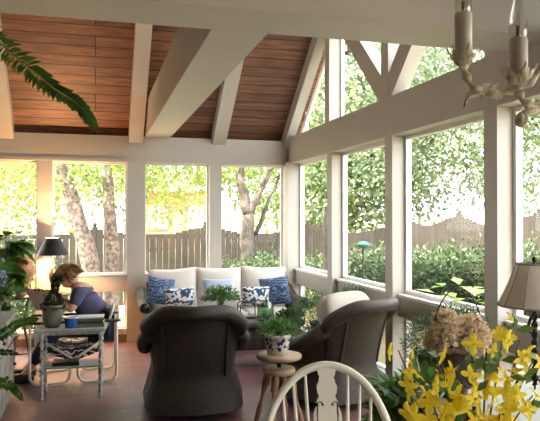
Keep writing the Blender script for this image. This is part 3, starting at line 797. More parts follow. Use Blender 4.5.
# ------------------------------------------------------------------ ivory hoop-back chair in the foreground
wc = at(318.5, 364, 2.66)
W = thing('windsor_chair', 'ivory painted hoop-back chair with pierced centre splat in the foreground', 'chair', (wc.x+.02, wc.y-.08, 0), R(-13))
def hoop(u):   # u 0..1, arch in the XZ plane leaning back (+Y is the back side)
    a = PI*(1-u); x = .282*math.cos(a); s_ = math.sin(a)
    z = .46+.518*(s_**.78 if s_ > 0 else 0)
    if s_ < .35: x *= (1-.10*(1-s_/.35))
    return Vector((x, .12*(z-.46)/.5+.0, z))
g = G(); N = 48
pts = [hoop(i/N) for i in range(N+1)]
def hoopbar():
    V = []; 
    for i, p in enumerate(pts):
        t_ = (pts[min(N, i+1)]-pts[max(0, i-1)]).normalized(); y = Vector((0, .97, .22)); nrm = t_.cross(y).normalized(); yy = nrm.cross(t_).normalized()
        prof = [(.016, .0), (.013, .011), (0, .014), (-.013, .011), (-.016, 0), (-.013, -.011), (0, -.014), (.013, -.011)]
        for (a, b) in prof: V.append(p+nrm*a*1.05+yy*b)
    fs = []
    for i in range(N):
        for k in range(8): fs.append((i*8+k, i*8+(k+1) % 8, (i+1)*8+(k+1) % 8, (i+1)*8+k))
    return V, fs
V, fs = hoopbar(); g._add(V, fs); g.make('hoop', M['wins'], W)
def htop(x):
    best = min(pts[6:-6], key=lambda p: abs(p.x-x)); return best
for x in (-.19, -.135, -.085, .085, .135, .19):
    q = htop(x); G().tube([(x*.82, 0.005, .455), ((x*.82+q.x)/2, q.y*.5, (.455+q.z)/2), tuple(q)], [.0075, .0085, .006], 8).make('spindle', M['wins'], W)
# splat outline (half widths by height), pierced by two curled slots
prof = [(.455, .030), (.50, .030), (.56, .034), (.64, .050), (.72, .060), (.78, .058), (.83, .045), (.858, .034), (.872, .040), (.892, .043), (.915, .034), (.932, .030), (.945, .036), (.965, .040), (.985, .038), (1.0, .036)]
def hw(z):
    for i in range(len(prof)-1):
        if prof[i][0] <= z <= prof[i+1][0]:
            f_ = (z-prof[i][0])/(prof[i+1][0]-prof[i][0]); f_ = f_*f_*(3-2*f_); return prof[i][1]*(1-f_)+prof[i+1][1]*f_
    return .036
g = G(); NZ = 150; NX = 54; cells = {}
def hole(x, z):
    ax = abs(x)
    if (ax-.0205)**2+(z-.822)**2 < .0062**2: return True
    if z >= .822 and .0075**2 < (ax-.031)**2+(z-.824)**2 < .0145**2: return True
    return .64 < z < .826 and abs(ax-(.026+.016*min(1, (z-.64)/.12))) < .0042
zs = [.455+(.972-.455)*j/NZ for j in range(NZ+1)]
idx = {}
def vid(i, j, s_):
    k = (i, j, s_)
    if k not in idx:
        z = zs[j]; x = (-1+2*i/NX)*hw(z); y = .12*(z-.46)/.5+s_*.008
        idx[k] = len(g.v); g.v.append((x, y, z))
    return idx[k]
solid = {(i, j): not hole((-1+2*(i+.5)/NX)*hw((zs[j]+zs[j+1])/2), (zs[j]+zs[j+1])/2) for i in range(NX) for j in range(NZ)}
for (i, j), s_ in solid.items():
    if not s_: continue
    g.f.append((vid(i, j, -1), vid(i+1, j, -1), vid(i+1, j+1, -1), vid(i, j+1, -1))); g.f.append((vid(i, j+1, 1), vid(i+1, j+1, 1), vid(i+1, j, 1), vid(i, j, 1)))
    for (di, dj, a, b) in ((-1, 0, (i, j), (i, j+1)), (1, 0, (i+1, j+1), (i+1, j)), (0, -1, (i+1, j), (i, j)), (0, 1, (i, j+1), (i+1, j+1))):
        if not solid.get((i+di, j+dj), False): g.f.append((vid(*a, -1), vid(*b, -1), vid(*b, 1), vid(*a, 1)))
g.uv = [None]*len(g.f)
g.make('splat', M['wins'], W, False)
G().sbox((0, -.17, .435), (.46, .44, .045), .45, 16).make('seat', M['wins'], W)
for x in (-1, 1):
    for y in (-.33, -.02):
        yb = y+(-.06 if y < -.1 else .07); N2 = 20; pt = []; rs = []
        for i in range(N2+1):
            f_ = i/N2; pt.append((x*(.15+.06*f_), y+(yb-y)*f_, .42-.42*f_)); rs.append(.013+.006*math.sin(f_*10)+(.003 if .3 < f_ < .7 else 0))
        G().tube(pt, rs, 10).make('leg', M['wins'], W)
g = G().tube([(-.185, -.36, .17), (-.185, .02, .17)], .01, 8); g.tube([(.185, -.36, .17), (.185, .02, .17)], .01, 8); g.tube([(-.185, -.17, .17), (.185, -.17, .17)], .011, 8); g.make('stretcher', M['wins'], W)

# ------------------------------------------------------------------ left: grey sideboard
cb = thing('grey_sideboard', 'weathered grey wooden sideboard at the left edge of the photo', 'sideboard', (-.67, 6.08, 0))
G().span((-.52, -1.55, .745), (.0, .02, .775)).make('top', M['gwood'], cb, False)
g = G().span((-.49, -1.53, .07), (-.03, 0, .745)); g.span((-.47, -1.5, 0), (-.05, -.03, .07)); g.make('body', M['gwood'], cb, False)
for k in range(3):
    y0 = -1.50+k*.50
    d = G().span((-.03, y0, .10), (-.012, y0+.47, .52)).make('door', M['gwood'], cb, False); 
    d2 = G().span((-.03, y0, .55), (-.012, y0+.47, .71)).make('drawer', M['gwood'], cb, False)
    G().ball((0.0, y0+.40, .33), (.03, .03, .03), 8).make('knob', M['dwood'], d); G().ball((0, y0+.235, .63), (.03, .03, .03), 8).make('knob', M['dwood'], d2)
# hydrangea on the sideboard
hp = at(-9, 305, 5.3)
t = thing('potted_hydrangea', 'blue-flowered hydrangea in a pot on the grey sideboard', 'plant', (hp.x, hp.y, .775))
pot(t, .07, .09, .13, M['crock']); leafy(t, 240, (0, 0, .19), (.19, .19, .18), .09, .06, L['house'], 12)
for (x, y, z, r) in ((.06, -.10, .33, .07), (-.07, -.05, .30, .06), (.10, .04, .20, .045), (-.02, .08, .36, .06)):
    rng = np.random.default_rng(int(z*100)); d = rng.normal(size=(220, 3)); d /= np.linalg.norm(d, axis=1, keepdims=True)
    leafmesh('flower_head', d*r+np.array((x, y, z)), d+rng.normal(size=(220, 3)), .02, .018, M['hydr'], t, 3)
stems(t, 10, (0, 0, .1), (0, 0, .25), (.1, .1, .1), M['gstem'])
# big-leaved plant and terracotta vase behind, on a plant stand
bp = at(15, 320, 7.2)
t = thing('plant_stand', 'dark wooden plant stand behind the grey sideboard', 'stand', (bp.x, bp.y, 0))
G().lathe([(0, .70), (.20, .70), (.21, .715), (.20, .73), (0, .73)], (0, 0, 0), 28).make('top', M['dwood'], t)
for k in range(3):
    a = k*2*PI/3; G().tube([(math.cos(a)*.15, math.sin(a)*.15, .70), (math.cos(a)*.10, math.sin(a)*.10, .4), (math.cos(a)*.17, math.sin(a)*.17, 0)], .014, 8).make('leg', M['dwood'], t)
v = thing('terracotta_urn', 'rounded terracotta urn on the dark plant stand', 'urn', (bp.x+.07, bp.y+.02, .73))
G().lathe([(0, 0), (.07, 0), (.06, .02), (.085, .08), (.13, .20), (.145, .29), (.13, .37), (.09, .41), (.10, .43), (.09, .43), (.075, .40), (0, .38)], (0, 0, 0), 30).make('body', M['terra'], v)
mt = Matrix.Rotation(R(90), 3, 'X') @ Matrix.Identity(3)
g = G(); g.tube([(.035*math.cos(a*PI/8)-.02, -.143+.004*abs(math.cos(a*PI/8)), .29+.035*math.sin(a*PI/8)) for a in range(16)], .006, 6, closed=True); g.make('ring_mark', M['cerwhite'], v)
bl = at(2, 290, 6.9)
t = thing('rubber_plant', 'dark broad-leaved plant in a tall pot at the left edge', 'plant', (bl.x, bl.y, 0))
pot(t, .13, .17, .34, M['crock'])
g = G(); gs = G(); rr = random.Random(3)
for k in range(40):
    a = rr.uniform(0, 6.28); z = rr.uniform(.62, 1.42); r = .04+.05*rr.random(); gs.tube([(0, 0, .3), (r*math.cos(a), r*math.sin(a), z)], .006, 5)
    p0 = Vector((r*math.cos(a), r*math.sin(a), z)); d_ = Vector((math.cos(a), math.sin(a), rr.uniform(-.5, .5)))
    # a rounded leaf of several segments
    L_ = rr.uniform(.20, .30); w_ = L_*.95; sd = d_.cross(Vector((0, 0, 1))).normalized(); dn = d_.normalized()
    def lf(u, v, p0=p0, dn=dn, sd=sd, L_=L_, w_=w_):
        s_ = math.sin(PI*u)**.6 if 0 < u < 1 else 0
        return p0+dn*L_*u+sd*(v-.5)*w_*s_+Vector((0, 0, -.35*L_*u*u+.25*w_*s_*abs(v-.5)))
    g.grid(lf, 8, 4)
g.make('leaves', L['fern'], t); gs.make('stems', M['gstem'], t)

# ------------------------------------------------------------------ lamp table + reading lamp
lp = at(53, 330, 7.75)
t = thing('lamp_table', 'small dark side table under the black-shaded lamp', 'table', (lp.x, lp.y, 0))
G().lathe([(0, .66), (.20, .66), (.21, .675), (.20, .69), (0, .69)], (0, 0, 0), 28).make('top', M['dwood'], t)
G().tube([(0, 0, .1), (0, 0, .66)], [.03, .022], 12).make('pedestal', M['dwood'], t)
for k in range(3):
    a = k*2*PI/3+.5; G().tube([(0, 0, .14), (math.cos(a)*.12, math.sin(a)*.12, .08), (math.cos(a)*.19, math.sin(a)*.19, .015)], .015, 8).make('foot', M['dwood'], t)
lt = thing('table_lamp', 'lit table lamp with a black empire shade by the back window', 'lamp', (lp.x, lp.y, .69))
G().lathe([(0, 0), (.075, 0), (.07, .02), (.03, .04), (.022, .10), (.045, .17), (.05, .23), (.02, .30), (.012, .34), (0, .34)], (0, 0, 0), 24).make('base', M['brass'], lt)
G().tube([(0, 0, .34), (0, 0, .44)], .008, 8).make('stem', M['brass'], lt)
z1 = 1.155-.69; z2 = 1.36-.69
g = G().lathe([(.185, z1), (.085, z2)], (0, 0, 0), 36); g.lathe([(.0865, z2), (.187, z1)], (0, 0, 0), 36); g.make('lamp_shade', M['shadeb'], lt)
G().lathe([(.1835, z1+.001), (.0835, z2-.001)], (0, 0, 0), 36).make('shade_lining', M['shadelining'], lt)
g = G()
for k in range(3): a = k*2*PI/3; g.tube([(0, 0, z2-.02), (.084*math.cos(a), .084*math.sin(a), z2-.01)], .002, 5)
g.tube([(0, 0, z2-.02), (0, 0, z2+.03)], .004, 6); g.make('finial', M['brass'], lt)
G().ball((0, 0, z1+.09), (.055, .055, .08), 10).make('bulb', M['warmbulb'], lt)
ld = bpy.data.lights.new('lamp_bulb_light', 'POINT'); ld.energy = 150; ld.color = (1, .52, .22); ld.shadow_soft_size = .035
lo = bpy.data.objects.new('lamp_bulb_light', ld); COL.objects.link(lo); lo.location = (lp.x, lp.y, .69+z1+.10)

# ------------------------------------------------------------------ tubular chair with reader
ch = thing('tubular_chair', 'cream tubular metal armchair with dark wooden arms in side view', 'chair', (-.19, 6.72, 0))
def smoothpath(P, rad=.08, k=6):
    P = [Vector(p) for p in P]; out = [P[0]]
    for i in range(1, len(P)-1):
        a = P[i-1]-P[i]; b = P[i+1]-P[i]; ra = min(rad, a.length*.48); rb = min(rad, b.length*.48)
        s = P[i]+a.normalized()*ra; e = P[i]+b.normalized()*rb
        for j in range(k+1): f_ = j/k; out.append(s*(1-f_)**2+P[i]*2*f_*(1-f_)+e*f_*f_)
    out.append(P[-1]); return out
for y in (-.27, .27):
    for s_ in (-1, 1):
        G().tube(smoothpath([(s_*.40, y, .585), (s_*.40, y, .018), (s_*.045, y, .018), (s_*.03, y, .22), (-s_*.26, y, .41)], .09), .0125, 8).make('frame_tube', M['tube'], ch)
    G().sbox((0, y, .60), (.88, .055, .028), .3, 10).make('armrest', M['dwood'], ch)
for x in (-.26, .26): G().tube([(x, -.27, .41), (x, .27, .41)], .011, 8).make('crossbar', M['tube'], ch)
G().grid(lambda u, v: Vector((-.27+.54*u, -.25+.50*v, .40-.05*math.sin(PI*u))), 14, 10).make('seat', M['dam2'], ch)
g = G(); g.grid(lambda u, v: Vector((-.26+.52*u, -.235, .40-.05*math.sin(PI*u)-(.12-.03*abs(2*u-1))*v)), 14, 5); g.make('seat_valance', M['dam2'], ch)
g = G()
for y in (-.25, .25): g.tube(smoothpath([(.24, y, .42), (.33, y, .60), (.37, y, .74)], .08), .0125, 8)
g.tube([(.37, -.25, .74), (.37, .25, .74)], .0125, 8); g.make('back_tube', M['tube'], ch)
G().sbox((.305, 0, .62), (.09, .46, .20), .5, 12, Euler((0, R(14), 0)).to_matrix()).make('backrest', M['black'], ch)

def skin(name, pts, edges, radii, m, parent, sub=2, root=0):
    me = bpy.data.meshes.new(name); me.from_pydata([tuple(p) for p in pts], edges, []); me.materials.append(m)
    o = bpy.data.objects.new(name, me); COL.objects.link(o); o.parent = parent
    md = o.modifiers.new('skin', 'SKIN'); md.use_smooth_shade = True
    sv = me.skin_vertices
    sv_l = sv[0] if len(sv) else None
    if sv_l is None:
        bpy.context.view_layer.objects.active = o; o.select_set(True); bpy.ops.object.skin_root_mark if False else None
        me.skin_vertices  # layer created by the modifier
    for i, r in enumerate(radii):
        rr_ = r if isinstance(r, tuple) else (r, r); me.skin_vertices[0].data[i].radius = rr_
    me.skin_vertices[0].data[root].use_root = True
    s2 = o.modifiers.new('subsurf', 'SUBSURF'); s2.levels = sub; s2.render_levels = sub
    return o
PN = thing('person', 'person in a slate blue shirt bent forward reading in the tubular chair', 'person', (-.03, 6.72, -.0))
# faces -X; hips over the seat
hx, hz = .12, .50
B = [(hx, 0, hz), (hx-.02, 0, .60), (-.04, 0, .72), (-.09, 0, .82), (-.13, 0, .90), (-.165, 0, .93), (-.195, 0, .965),
     (hx-.02, -.09, hz), (-.34, -.11, .50), (-.58, -.11, .13), (-.66, -.11, .06),
     (hx-.02, .09, hz), (-.34, .11, .50), (-.58, .11, .13), (-.66, .11, .06),
     (-.11, -.17, .875), (-.19, -.215, .70), (-.33, -.13, .80),
     (-.11, .17, .875), (-.19, .215, .70), (-.33, .13, .80)]
E = [(0,1),(1,2),(2,3),(3,4),(4,5),(5,6),(0,7),(7,8),(8,9),(9,10),(0,11),(11,12),(12,13),(13,14),(4,15),(15,16),(16,17),(4,18),(18,19),(19,20)]
Rd = [(.11,.12),(.115,.13),(.11,.13),(.12,.13),(.085,.10),(.05,.05),(.045,.045),(.09,.09),(.062,.062),(.038,.038),(.03,.03),(.09,.09),(.062,.062),(.038,.038),(.03,.03),(.055,.055),(.04,.04),(.026,.026),(.055,.055),(.04,.04),(.026,.026)]
skin('body', B, E, Rd, M['skin'], PN)
# shirt: torso and sleeves slightly larger
Bs = [B[0], B[1], B[2], B[3], B[4], B[15], (-.175, -.203, .74), B[18], (-.175, .203, .74)]
skin('shirt', Bs, [(0,1),(1,2),(2,3),(3,4),(4,5),(5,6),(4,7),(7,8)], [(.125,.14),(.13,.15),(.13,.155),(.135,.15),(.10,.115),(.075,.075),(.058,.058),(.075,.075),(.058,.058)], M['shirt'], PN)
Bt = [(hx, 0, hz-.005), (hx-.02, -.09, hz), (-.34, -.11, .50), (-.56, -.11, .17), (hx-.02, .09, hz), (-.34, .11, .50), (-.56, .11, .17)]
skin('trousers', Bt, [(0,1),(1,2),(2,3),(0,4),(4,5),(5,6)], [(.13,.13),(.10,.10),(.075,.075),(.058,.058),(.10,.10),(.075,.075),(.058,.058)], M['denim'], PN)
for y in (-.11, .11): G().sbox((-.66, y, .05), (.26, .095, .09), .6, 10).make('shoe', M['shoe'], PN)
# head, tilted down and to the left
HM = Euler((0, R(-38), 0)).to_matrix(); hc_ = Vector((-.235, 0, 1.015))
def hd(p): return HM @ Vector(p)+hc_
g = G()
def headf(u, v):
    th = u*2*PI; ph = (v-.5)*PI; x, y, z = math.cos(ph)*math.cos(th), math.cos(ph)*math.sin(th), math.sin(ph)
    sx = .098; 
    if x < 0 and z < 0: x *= 1-.12*abs(z)
    w = .075*(1-.25*max(0, -z)); return hd((x*sx-(.012 if x < -.2 and z < -.4 else 0), y*w, z*.118))
g.grid(headf, 28, 20, cu=True)
g.sbox(hd((-.108, 0, -.01)), (.03, .026, .042), .8, 6, HM)     # nose
for y in (-.074, .074): g.ball(hd((.005, y, -.005)), (.035, .016, .06), 8, HM)
g.make('head', M['skin'], PN)
for y in (-.03, .03): G().ball(hd((-.086, y, .012)), (.018, .024, .014), 8, HM).make('eye', M['eye'], PN)
G().ball(hd((-.088, 0, -.058)), (.016, .045, .014), 8, HM).make('mouth', M['lip'], PN)
g = G(); g.grid(lambda u, v: hd((math.cos((v*.62-.12)*PI)*.0+.0+ (.112*math.cos(2*PI*u)*math.cos((.5-v*.62)*PI)*1.0 + .012), .086*math.sin(2*PI*u)*math.cos((.5-v*.62)*PI), .132*math.sin((.5-v*.62)*PI)+(.03 if math.cos(2*PI*u) < -.3 and v > .55 else 0))), 30, 14, cu=True)
rng = np.random.default_rng(2); d = rng.normal(size=(900, 3)); d /= np.linalg.norm(d, axis=1, keepdims=True); d = d[(d[:, 2] > -.35) & ((d[:, 0] > -.35) | (d[:, 2] > .45))]
Pm = np.array([hd((q[0]*.11+.01, q[1]*.084, q[2]*.128)) for q in d]); Dm = np.array([HM @ Vector((.5+q[0]*.3, q[1]*.6, -.6)) for q in d])
hr = g.make('hair', M['hair'], PN); leafmesh('hair_lock', Pm, Dm, .05, .012, M['hair'], hr, 4)
# hands with five fingers, holding the magazine
def hand(wrist, palmdir, nrm, side, parent):
    w = Vector(wrist); d = Vector(palmdir).normalized(); n = Vector(nrm).normalized(); s = d.cross(n).normalized()*side
    pts = [w, w+d*.045, w+d*.085]; ed = [(0, 1), (1, 2)]; rad = [(.022, .017), (.036, .016), (.036, .013)]
    hdn = skin('hand', pts, ed, rad, M['skin'], parent, 2)
    for k, (off, ln) in enumerate(((-.027, .068), (-.009, .078), (.009, .073), (.027, .058))):
        b_ = w+d*.075+s*off
        q1 = b_+d*ln*.45+n*.010; q2 = q1+d*ln*.25+n*ln*.3; q3 = q2+n*ln*.3-d*ln*.02
        skin('finger', [b_, q1, q2, q3], [(0,1),(1,2),(2,3)], [.0095, .009, .008, .0065], M['skin'], parent, 1)
    b_ = w+d*.02-s*.025; skin('thumb', [b_, b_+d*.028-s*.022+n*.012, b_+d*.055-s*.026+n*.03, b_+d*.075-s*.016+n*.036], [(0,1),(1,2),(2,3)], [.012, .011, .0095, .0075], M['skin'], parent, 1)
hand((-.33, -.13, .80), (-.9, .25, .15), (-.1, .25, 1), 1, PN)
hand((-.33, .13, .80), (-.9, -.25, .15), (-.1, -.25, 1), -1, PN)
# magazine being read
mg = thing('magazine', 'open pink and white magazine with dark square border held by the reader', 'magazine', (-.47, 6.60, .81), R(50))
mt = Euler((0, R(58), 0)).to_matrix()
for s_ in (-1, 1):
    g = G(); g.grid(lambda u, v: mt @ Vector((-.135+.27*u, s_*(.002+.19*v), -.02*math.sin(PI*v))), 4, 8)
    g.grid(lambda u, v: mt @ Vector((.135-.27*u, s_*(.002+.19*v), -.02*math.sin(PI*v)-.004)), 4, 8); g.make('page', M['paper'], mg)
g = G()
for k in range(7):
    for (x, y) in ((-.125+.04*k, -.180), (-.125+.04*k, .180)): g.box(mt @ Vector((x, y, .003-.002)), (.020, .020, .003), (0, R(58), 0))
    g.box(mt @ Vector((.12, -.15+.05*k, -.014)), (.020, .02, .014), (0, R(58), 0)); g.box(mt @ Vector((-.12, -.15+.05*k, -.014)), (.020, .02, .014), (0, R(58), 0))
g.make('printed_border', mat('maroon_print', (.10, .02, .03), .8), mg, False)
g = G()
g.box(mt @ Vector((0, -.095, -.021)), (.16, .13, .012), (0, R(58), 0))
g.make('printed_picture', mat('pink_print', (.62, .36, .34), .8), mg, False)

# ------------------------------------------------------------------ white side table with its things
tb = at(73, 392, 5.82); TB = thing('painted_side_table', 'distressed white side table with twisted legs in front of the tubular chair', 'table', (tb.x, tb.y, 0), R(-3))
G().box((0, 0, .605), (.59, .34, .022)).make('table_top', M['greytop'], TB, False)
sharp(G().box((0, 0, .58), (.52, .27, .035)).make('apron', M['distress'], TB, False))
for x in (-.25, .25):
    for y in (-.13, .13):
        g = G(); N = 46
        for ph in (0, PI):
            pt = []; 
            for i in range(N+1):
                z = .57*(i/N); a = i*.75+ph; pt.append((x+.009*math.cos(a), y+.009*math.sin(a), z+.005))
            g.tube(pt, .010, 7)
        g.box((x, y, .55), (.034, .034, .06)); g.box((x, y, .27), (.034, .034, .05)); g.lathe([(0, 0), (.014, 0), (.018, .02), (.012, .04)], (x, y, 0), 10)
        g.make('leg', M['distress'], TB)
G().box((0, 0, .275), (.54, .28, .016)).make('shelf', M['greytop'], TB, False)
g = G()
for y in (-.14,):
    g.bar((-.235, y, .565), (-.03, y, .40), .014, .022, (0, 1, 0)); g.bar((.235, y, .565), (.03, y, .40), .014, .022, (0, 1, 0)); g.box((0, y, .395), (.08, .014, .02))
tt = Matrix.Rotation(R(-3), 4, 'Z')
def onT(x, y, z): v_ = tt @ Vector((x, y, z)); return (tb.x+v_.x, tb.y+v_.y, z)
t = thing('ivy_topiary', 'dark leafy topiary in an olive stoneware crock on the white side table', 'plant', onT(-.175, 0, .616))
G().lathe([(0, 0), (.06, 0), (.085, .06), (.093, .13), (.088, .175), (.096, .185), (.096, .20), (.08, .20), (.078, .17), (0, .16)], (0, 0, 0), 28).make('pot', M['crock'], t)
G().lathe([(.078, .172), (0, .18)], (0, 0, 0), 18).make('soil', M['soil'], t)
rng = np.random.default_rng(5); n = 900; z = rng.uniform(0, 1, n)**1.3; r = .085*np.maximum(0, 1-z*1.7)**.8+.018; a = rng.uniform(0, 6.28, n)
P = np.stack([r*np.cos(a)*rng.uniform(.3, 1, n)+.03*z, r*np.sin(a)*rng.uniform(.3, 1, n), .17+.27*z], 1); leafmesh('leaves', P, np.stack([np.cos(a), np.sin(a), .2*np.ones(n)], 1)+rng.normal(size=(n, 3))*.3, .03, .02, L['ivy'], t, 2)
Pb, Db = cloud([((.035, 0, .46), (.035, .035, .035), 220)], 5); leafmesh('top_ball', Pb, Db, .025, .018, L['ivy'], t, 2)
G().tube([(0, 0, .17), (.03, 0, .46)], .006, 6).make('stem', M['stem'], t)
o = G().lathe([(0, 0), (.05, 0), (.055, .01), (.062, .085), (.064, .09), (.058, .09), (.052, .03), (0, .02)], (0, 0, 0), 28).make('ceramic_cup', M['cerblue'], None, True, onT(-.005, -.06, .616))
tag(o, 'cobalt blue ceramic cup with a pale rim on the white side table', 'cup')
g = G().lathe([(.064, .088), (.066, .095), (.06, .098), (.057, .09)], (0, 0, 0), 28); g.make('rim', M['cerwhite'], o)
def book(x, y, z, w, d, h, rz, mc, label, name='book', grp='books on the white side table'):
    t = thing(name, label, 'book', onT(x, y, z), R(rz-3), grp)
    g = G().box((0, 0, .0015), (w, d, .003)); g.box((0, 0, h-.0015), (w, d, .003)); g.box((0, -d/2+.0015, h/2), (w, .003, h)); g.make('cover', mc, t, False)
    G().box((0, .002, h/2), (w-.008, d-.006, h-.006)).make('pages', M['paper'], t, False)
    return h
zz = .616
for (w, d, h, rz, mc, lb) in ((.25, .18, .030, 2, M['bookg'], 'thick grey-green book at the bottom of the stack'), (.245, .17, .028, -3, M['bookd'], 'dark book in the middle of the stack'), (.23, .17, .022, 4, M['bookg'], 'olive book second from the top of the stack'), (.24, .18, .012, -2, M['bookw'], 'white magazine-sized book on top of the stack')):
    zz += book(.155, .0, zz, w, d, h, rz, mc, lb)
book(-.05, -.03, .283, .23, .16, .036, 0, M['black'], 'black book lying on the lower shelf of the side table', 'book', None)
g.make('front_brace', M['distress'], TB, False) if False else None
# red cord on the floor
pc_ = [at(8, 356, 7.4), at(20, 354, 7.5), at(30, 352, 7.55), at(40, 348, 7.7)]
o = G().tube([(p.x, p.y, .008) for p in smoothpath([(p.x, p.y, 0) for p in pc_]+[Vector((lp.x-.05, lp.y+.1, 0))], .2)], .007, 6).make('power_cord', M['cord']); tag(o, 'red-orange power cord on the brick floor near the lamp table', 'cord')

# ------------------------------------------------------------------ right: plants along the windows
def fernplant(name, label, loc, H, n, ln, pin, m, potm, seed, droop=1.2, up=.9, wl=.012, np_=20):
    t = thing(name, label, 'plant', loc); pot(t, .10, .14, H, potm)
    random.seed(seed); gl = G(); gs = G()
    for k in range(n):
        a = k*2.399+random.uniform(-.2, .2); e = random.uniform(.35, 1)*up*2
        frond(gl, gs, (.03*math.cos(a), .03*math.sin(a), H-.03), (math.cos(a), math.sin(a), e), ln*random.uniform(.75, 1.1), droop*random.uniform(.7, 1.3), pin, wl, np_)
    gl.make('frond', m, t); gs.make('frond_rib', M['gstem'], t); return t
def pstand(loc, h, r=.15, lb='dark', cat='stand'):
    t = thing('plant_stand', lb, cat, loc)
    G().lathe([(0, h-.025), (r, h-.025), (r+.005, h-.01), (r, h), (0, h)], (0, 0, 0), 24).make('top', M['dwood'], t)
    for k in range(4):
        a = k*PI/2+.4; G().tube([(math.cos(a)*r*.8, math.sin(a)*r*.8, h-.02), (math.cos(a)*r*.6, math.sin(a)*r*.6, h*.5), (math.cos(a)*r*.9, math.sin(a)*r*.9, 0)], .011, 7).make('leg', M['iron'], t)
def asparagus(label, loc, blobs, seed, m=None, H=.24):
    t = thing('asparagus_fern', label, 'plant', loc); pot(t, .09, .12, H, M['crock'])
    P, D = cloud([((b[0], b[1], b[2]), b[3], b[4]) for b in blobs], seed, clump=.4, cr=.35, up=.3); leafmesh('foliage', P, D, .035, .006, m or L['ferna'], t, seed)
    g = G(); rr = random.Random(seed)
    for b in blobs:
        for k in range(10):
            e = Vector(b[:3])+Vector((rr.uniform(-.7, .7)*b[3][0], rr.uniform(-.7, .7)*b[3][1], rr.uniform(-.5, .7)*b[3][2])); g.tube([(0, 0, H-.03), Vector((0, 0, H)).lerp(e, .5)+Vector((0, 0, .08)), e], [.003, .0025, .0015], 5)
    g.make('stems', M['gstem'], t); return t
q = at(322, 330, 6.55)
pstand((q.x, q.y, 0), .30, lb='low dark plant stand behind the right-hand armchair')
asparagus('feathery asparagus fern behind the right-hand armchair', (q.x, q.y, .30), [(-.05, 0, .30, (.26, .20, .18), 4200), (.06, -.05, .22, (.22, .2, .13), 2000), (.27, -.12, .50, (.20, .10, .08), 1300)], 31)
q = at(408, 420, 4.0)
pstand((q.x, q.y+.05, 0), .30, lb='low plant stand between the right-hand armchair and the forsythia')
fernplant('boston_fern', 'green fern in front of the thick right post', (q.x, q.y+.05, .30), .20, 60, .30, .035, L['fern'], M['crock'], 11, 1.3, .9, .018, 22)
q = at(420, 420, 3.3)
t = thing('broadleaf_plant', 'dark glossy broad-leaved plant left of the forsythia', 'plant', (q.x, q.y, 0)); pot(t, .12, .16, .30, M['crock']); leafy(t, 520, (0, 0, .55), (.27, .25, .30), .075, .045, L['fern'], 21)
leafy(t, 120, (0, 0, .60), (.24, .22, .33), .07, .045, L['house'], 22, 'new_leaves'); stems(t, 16, (0, 0, .28), (0, 0, .6), (.2, .2, .25), M['gstem'], .005)
q = at(436, 330, 4.05)
pstand((q.x, q.y, 0), .55, .13, lb='tall plant stand behind the dried hydrangeas')
asparagus('feathery fern behind the dried hydrangea arrangement', (q.x, q.y, .55), [(-.03, 0, .27, (.15, .15, .14), 2400), (.14, -.02, .36, (.17, .14, .12), 1700)], 33, None, .2)

# side table with urn of dried hydrangeas, iron candlestick and lamp
SX, SY, SZ = 1.86, 2.62, .72
t = thing('dark_console_table', 'dark table by the right windows carrying the lamp and dried flowers', 'table', (SX, SY, 0), R(-4))
G().box((0, 0, SZ-.015), (.74, .95, .03)).make('table_top', M['greytop'], t, False)
G().box((0, 0, SZ-.07), (.66, .86, .08)).make('apron', M['dwood'], t, False)
for x in (-.30, .30):
    for y in (-.40, .40): G().tube([(x, y, 0), (x, y, .3), (x, y, SZ-.05)], [.018, .024, .03], 10).make('leg', M['dwood'], t)
u = at(460, 385, 3.1)
uz = .04
U = thing('dried_hydrangea_urn', 'bronze urn with hoop handle full of tan dried hydrangea heads', 'flower arrangement', (u.x, u.y, SZ))
G().lathe([(0, 0), (.06, 0), (.055, .02), (.03, .04), (.035, .06), (.085, .12), (.11, .18), (.105, .23), (.115, .24), (.10, .24), (.085, .18), (0, .17)], (0, 0, 0), 28).make('urn', M['urn'], U)
g = G(); g.tube([(.158*math.cos(PI*i/30), .02, .17+.37*math.sin(PI*i/30)) for i in range(31)], .0035, 6); g.tube([(.155, .02, .17), (.10, 0, .17)], .0035, 6); g.tube([(-.155, .02, .17), (-.10, 0, .17)], .0035, 6); g.make('handle', M['iron'], U)
for i, (x, y, z, r) in enumerate(((-.08, -.03, .325, .072), (-.06, .03, .375, .052), (.03, -.03, .325, .078), (.095, .02, .30, .062), (-.10, .03, .285, .055), (0, -.08, .295, .062))):
    rng = np.random.default_rng(40+i); n = 700; d = rng.normal(size=(n, 3)); d /= np.linalg.norm(d, axis=1, keepdims=True); lump = 1+.08*np.sin(d[:, 0]*9)*np.sin(d[:, 1]*9+1)*1.0
    leafmesh('flower_head', d*(r*lump[:, None])+np.array((x, y, z)), d*.35+rng.normal(size=(n, 3)), .026, .022, M['dried'], U, i)
    G().ball((x, y, z), (r*1.8, r*1.8, r*1.8), 8).make('flower_core', M['dried'], U)
c = at(474, 372, 2.8)
t = thing('iron_candlestick', 'black iron candlestick with curled arms right of the urn', 'candlestick', (c.x, c.y, SZ))
g = G(); g.lathe([(0, 0), (.05, 0), (.045, .012), (.008, .02), (.006, .12), (.014, .13), (.006, .14), (.006, .19), (.02, .20), (.02, .215), (0, .215)], (0, 0, 0), 16); g.make('stem', M['iron'], t)
g = G()
for a in range(4): 
    A = a*PI/2; g.tube([(0, 0, .15), (.03*math.cos(A), .03*math.sin(A), .14), (.055*math.cos(A), .055*math.sin(A), .155), (.05*math.cos(A), .05*math.sin(A), .17)], .005, 6)
g.make('arm', M['iron'], t)
c = at(534, 308, 3.0)
LB = thing('iron_table_lamp', 'unlit lamp with taupe panelled shade and twisted iron base at the right edge', 'lamp', (c.x, c.y, SZ))
z1 = 1.19-SZ; z2 = 1.385-SZ
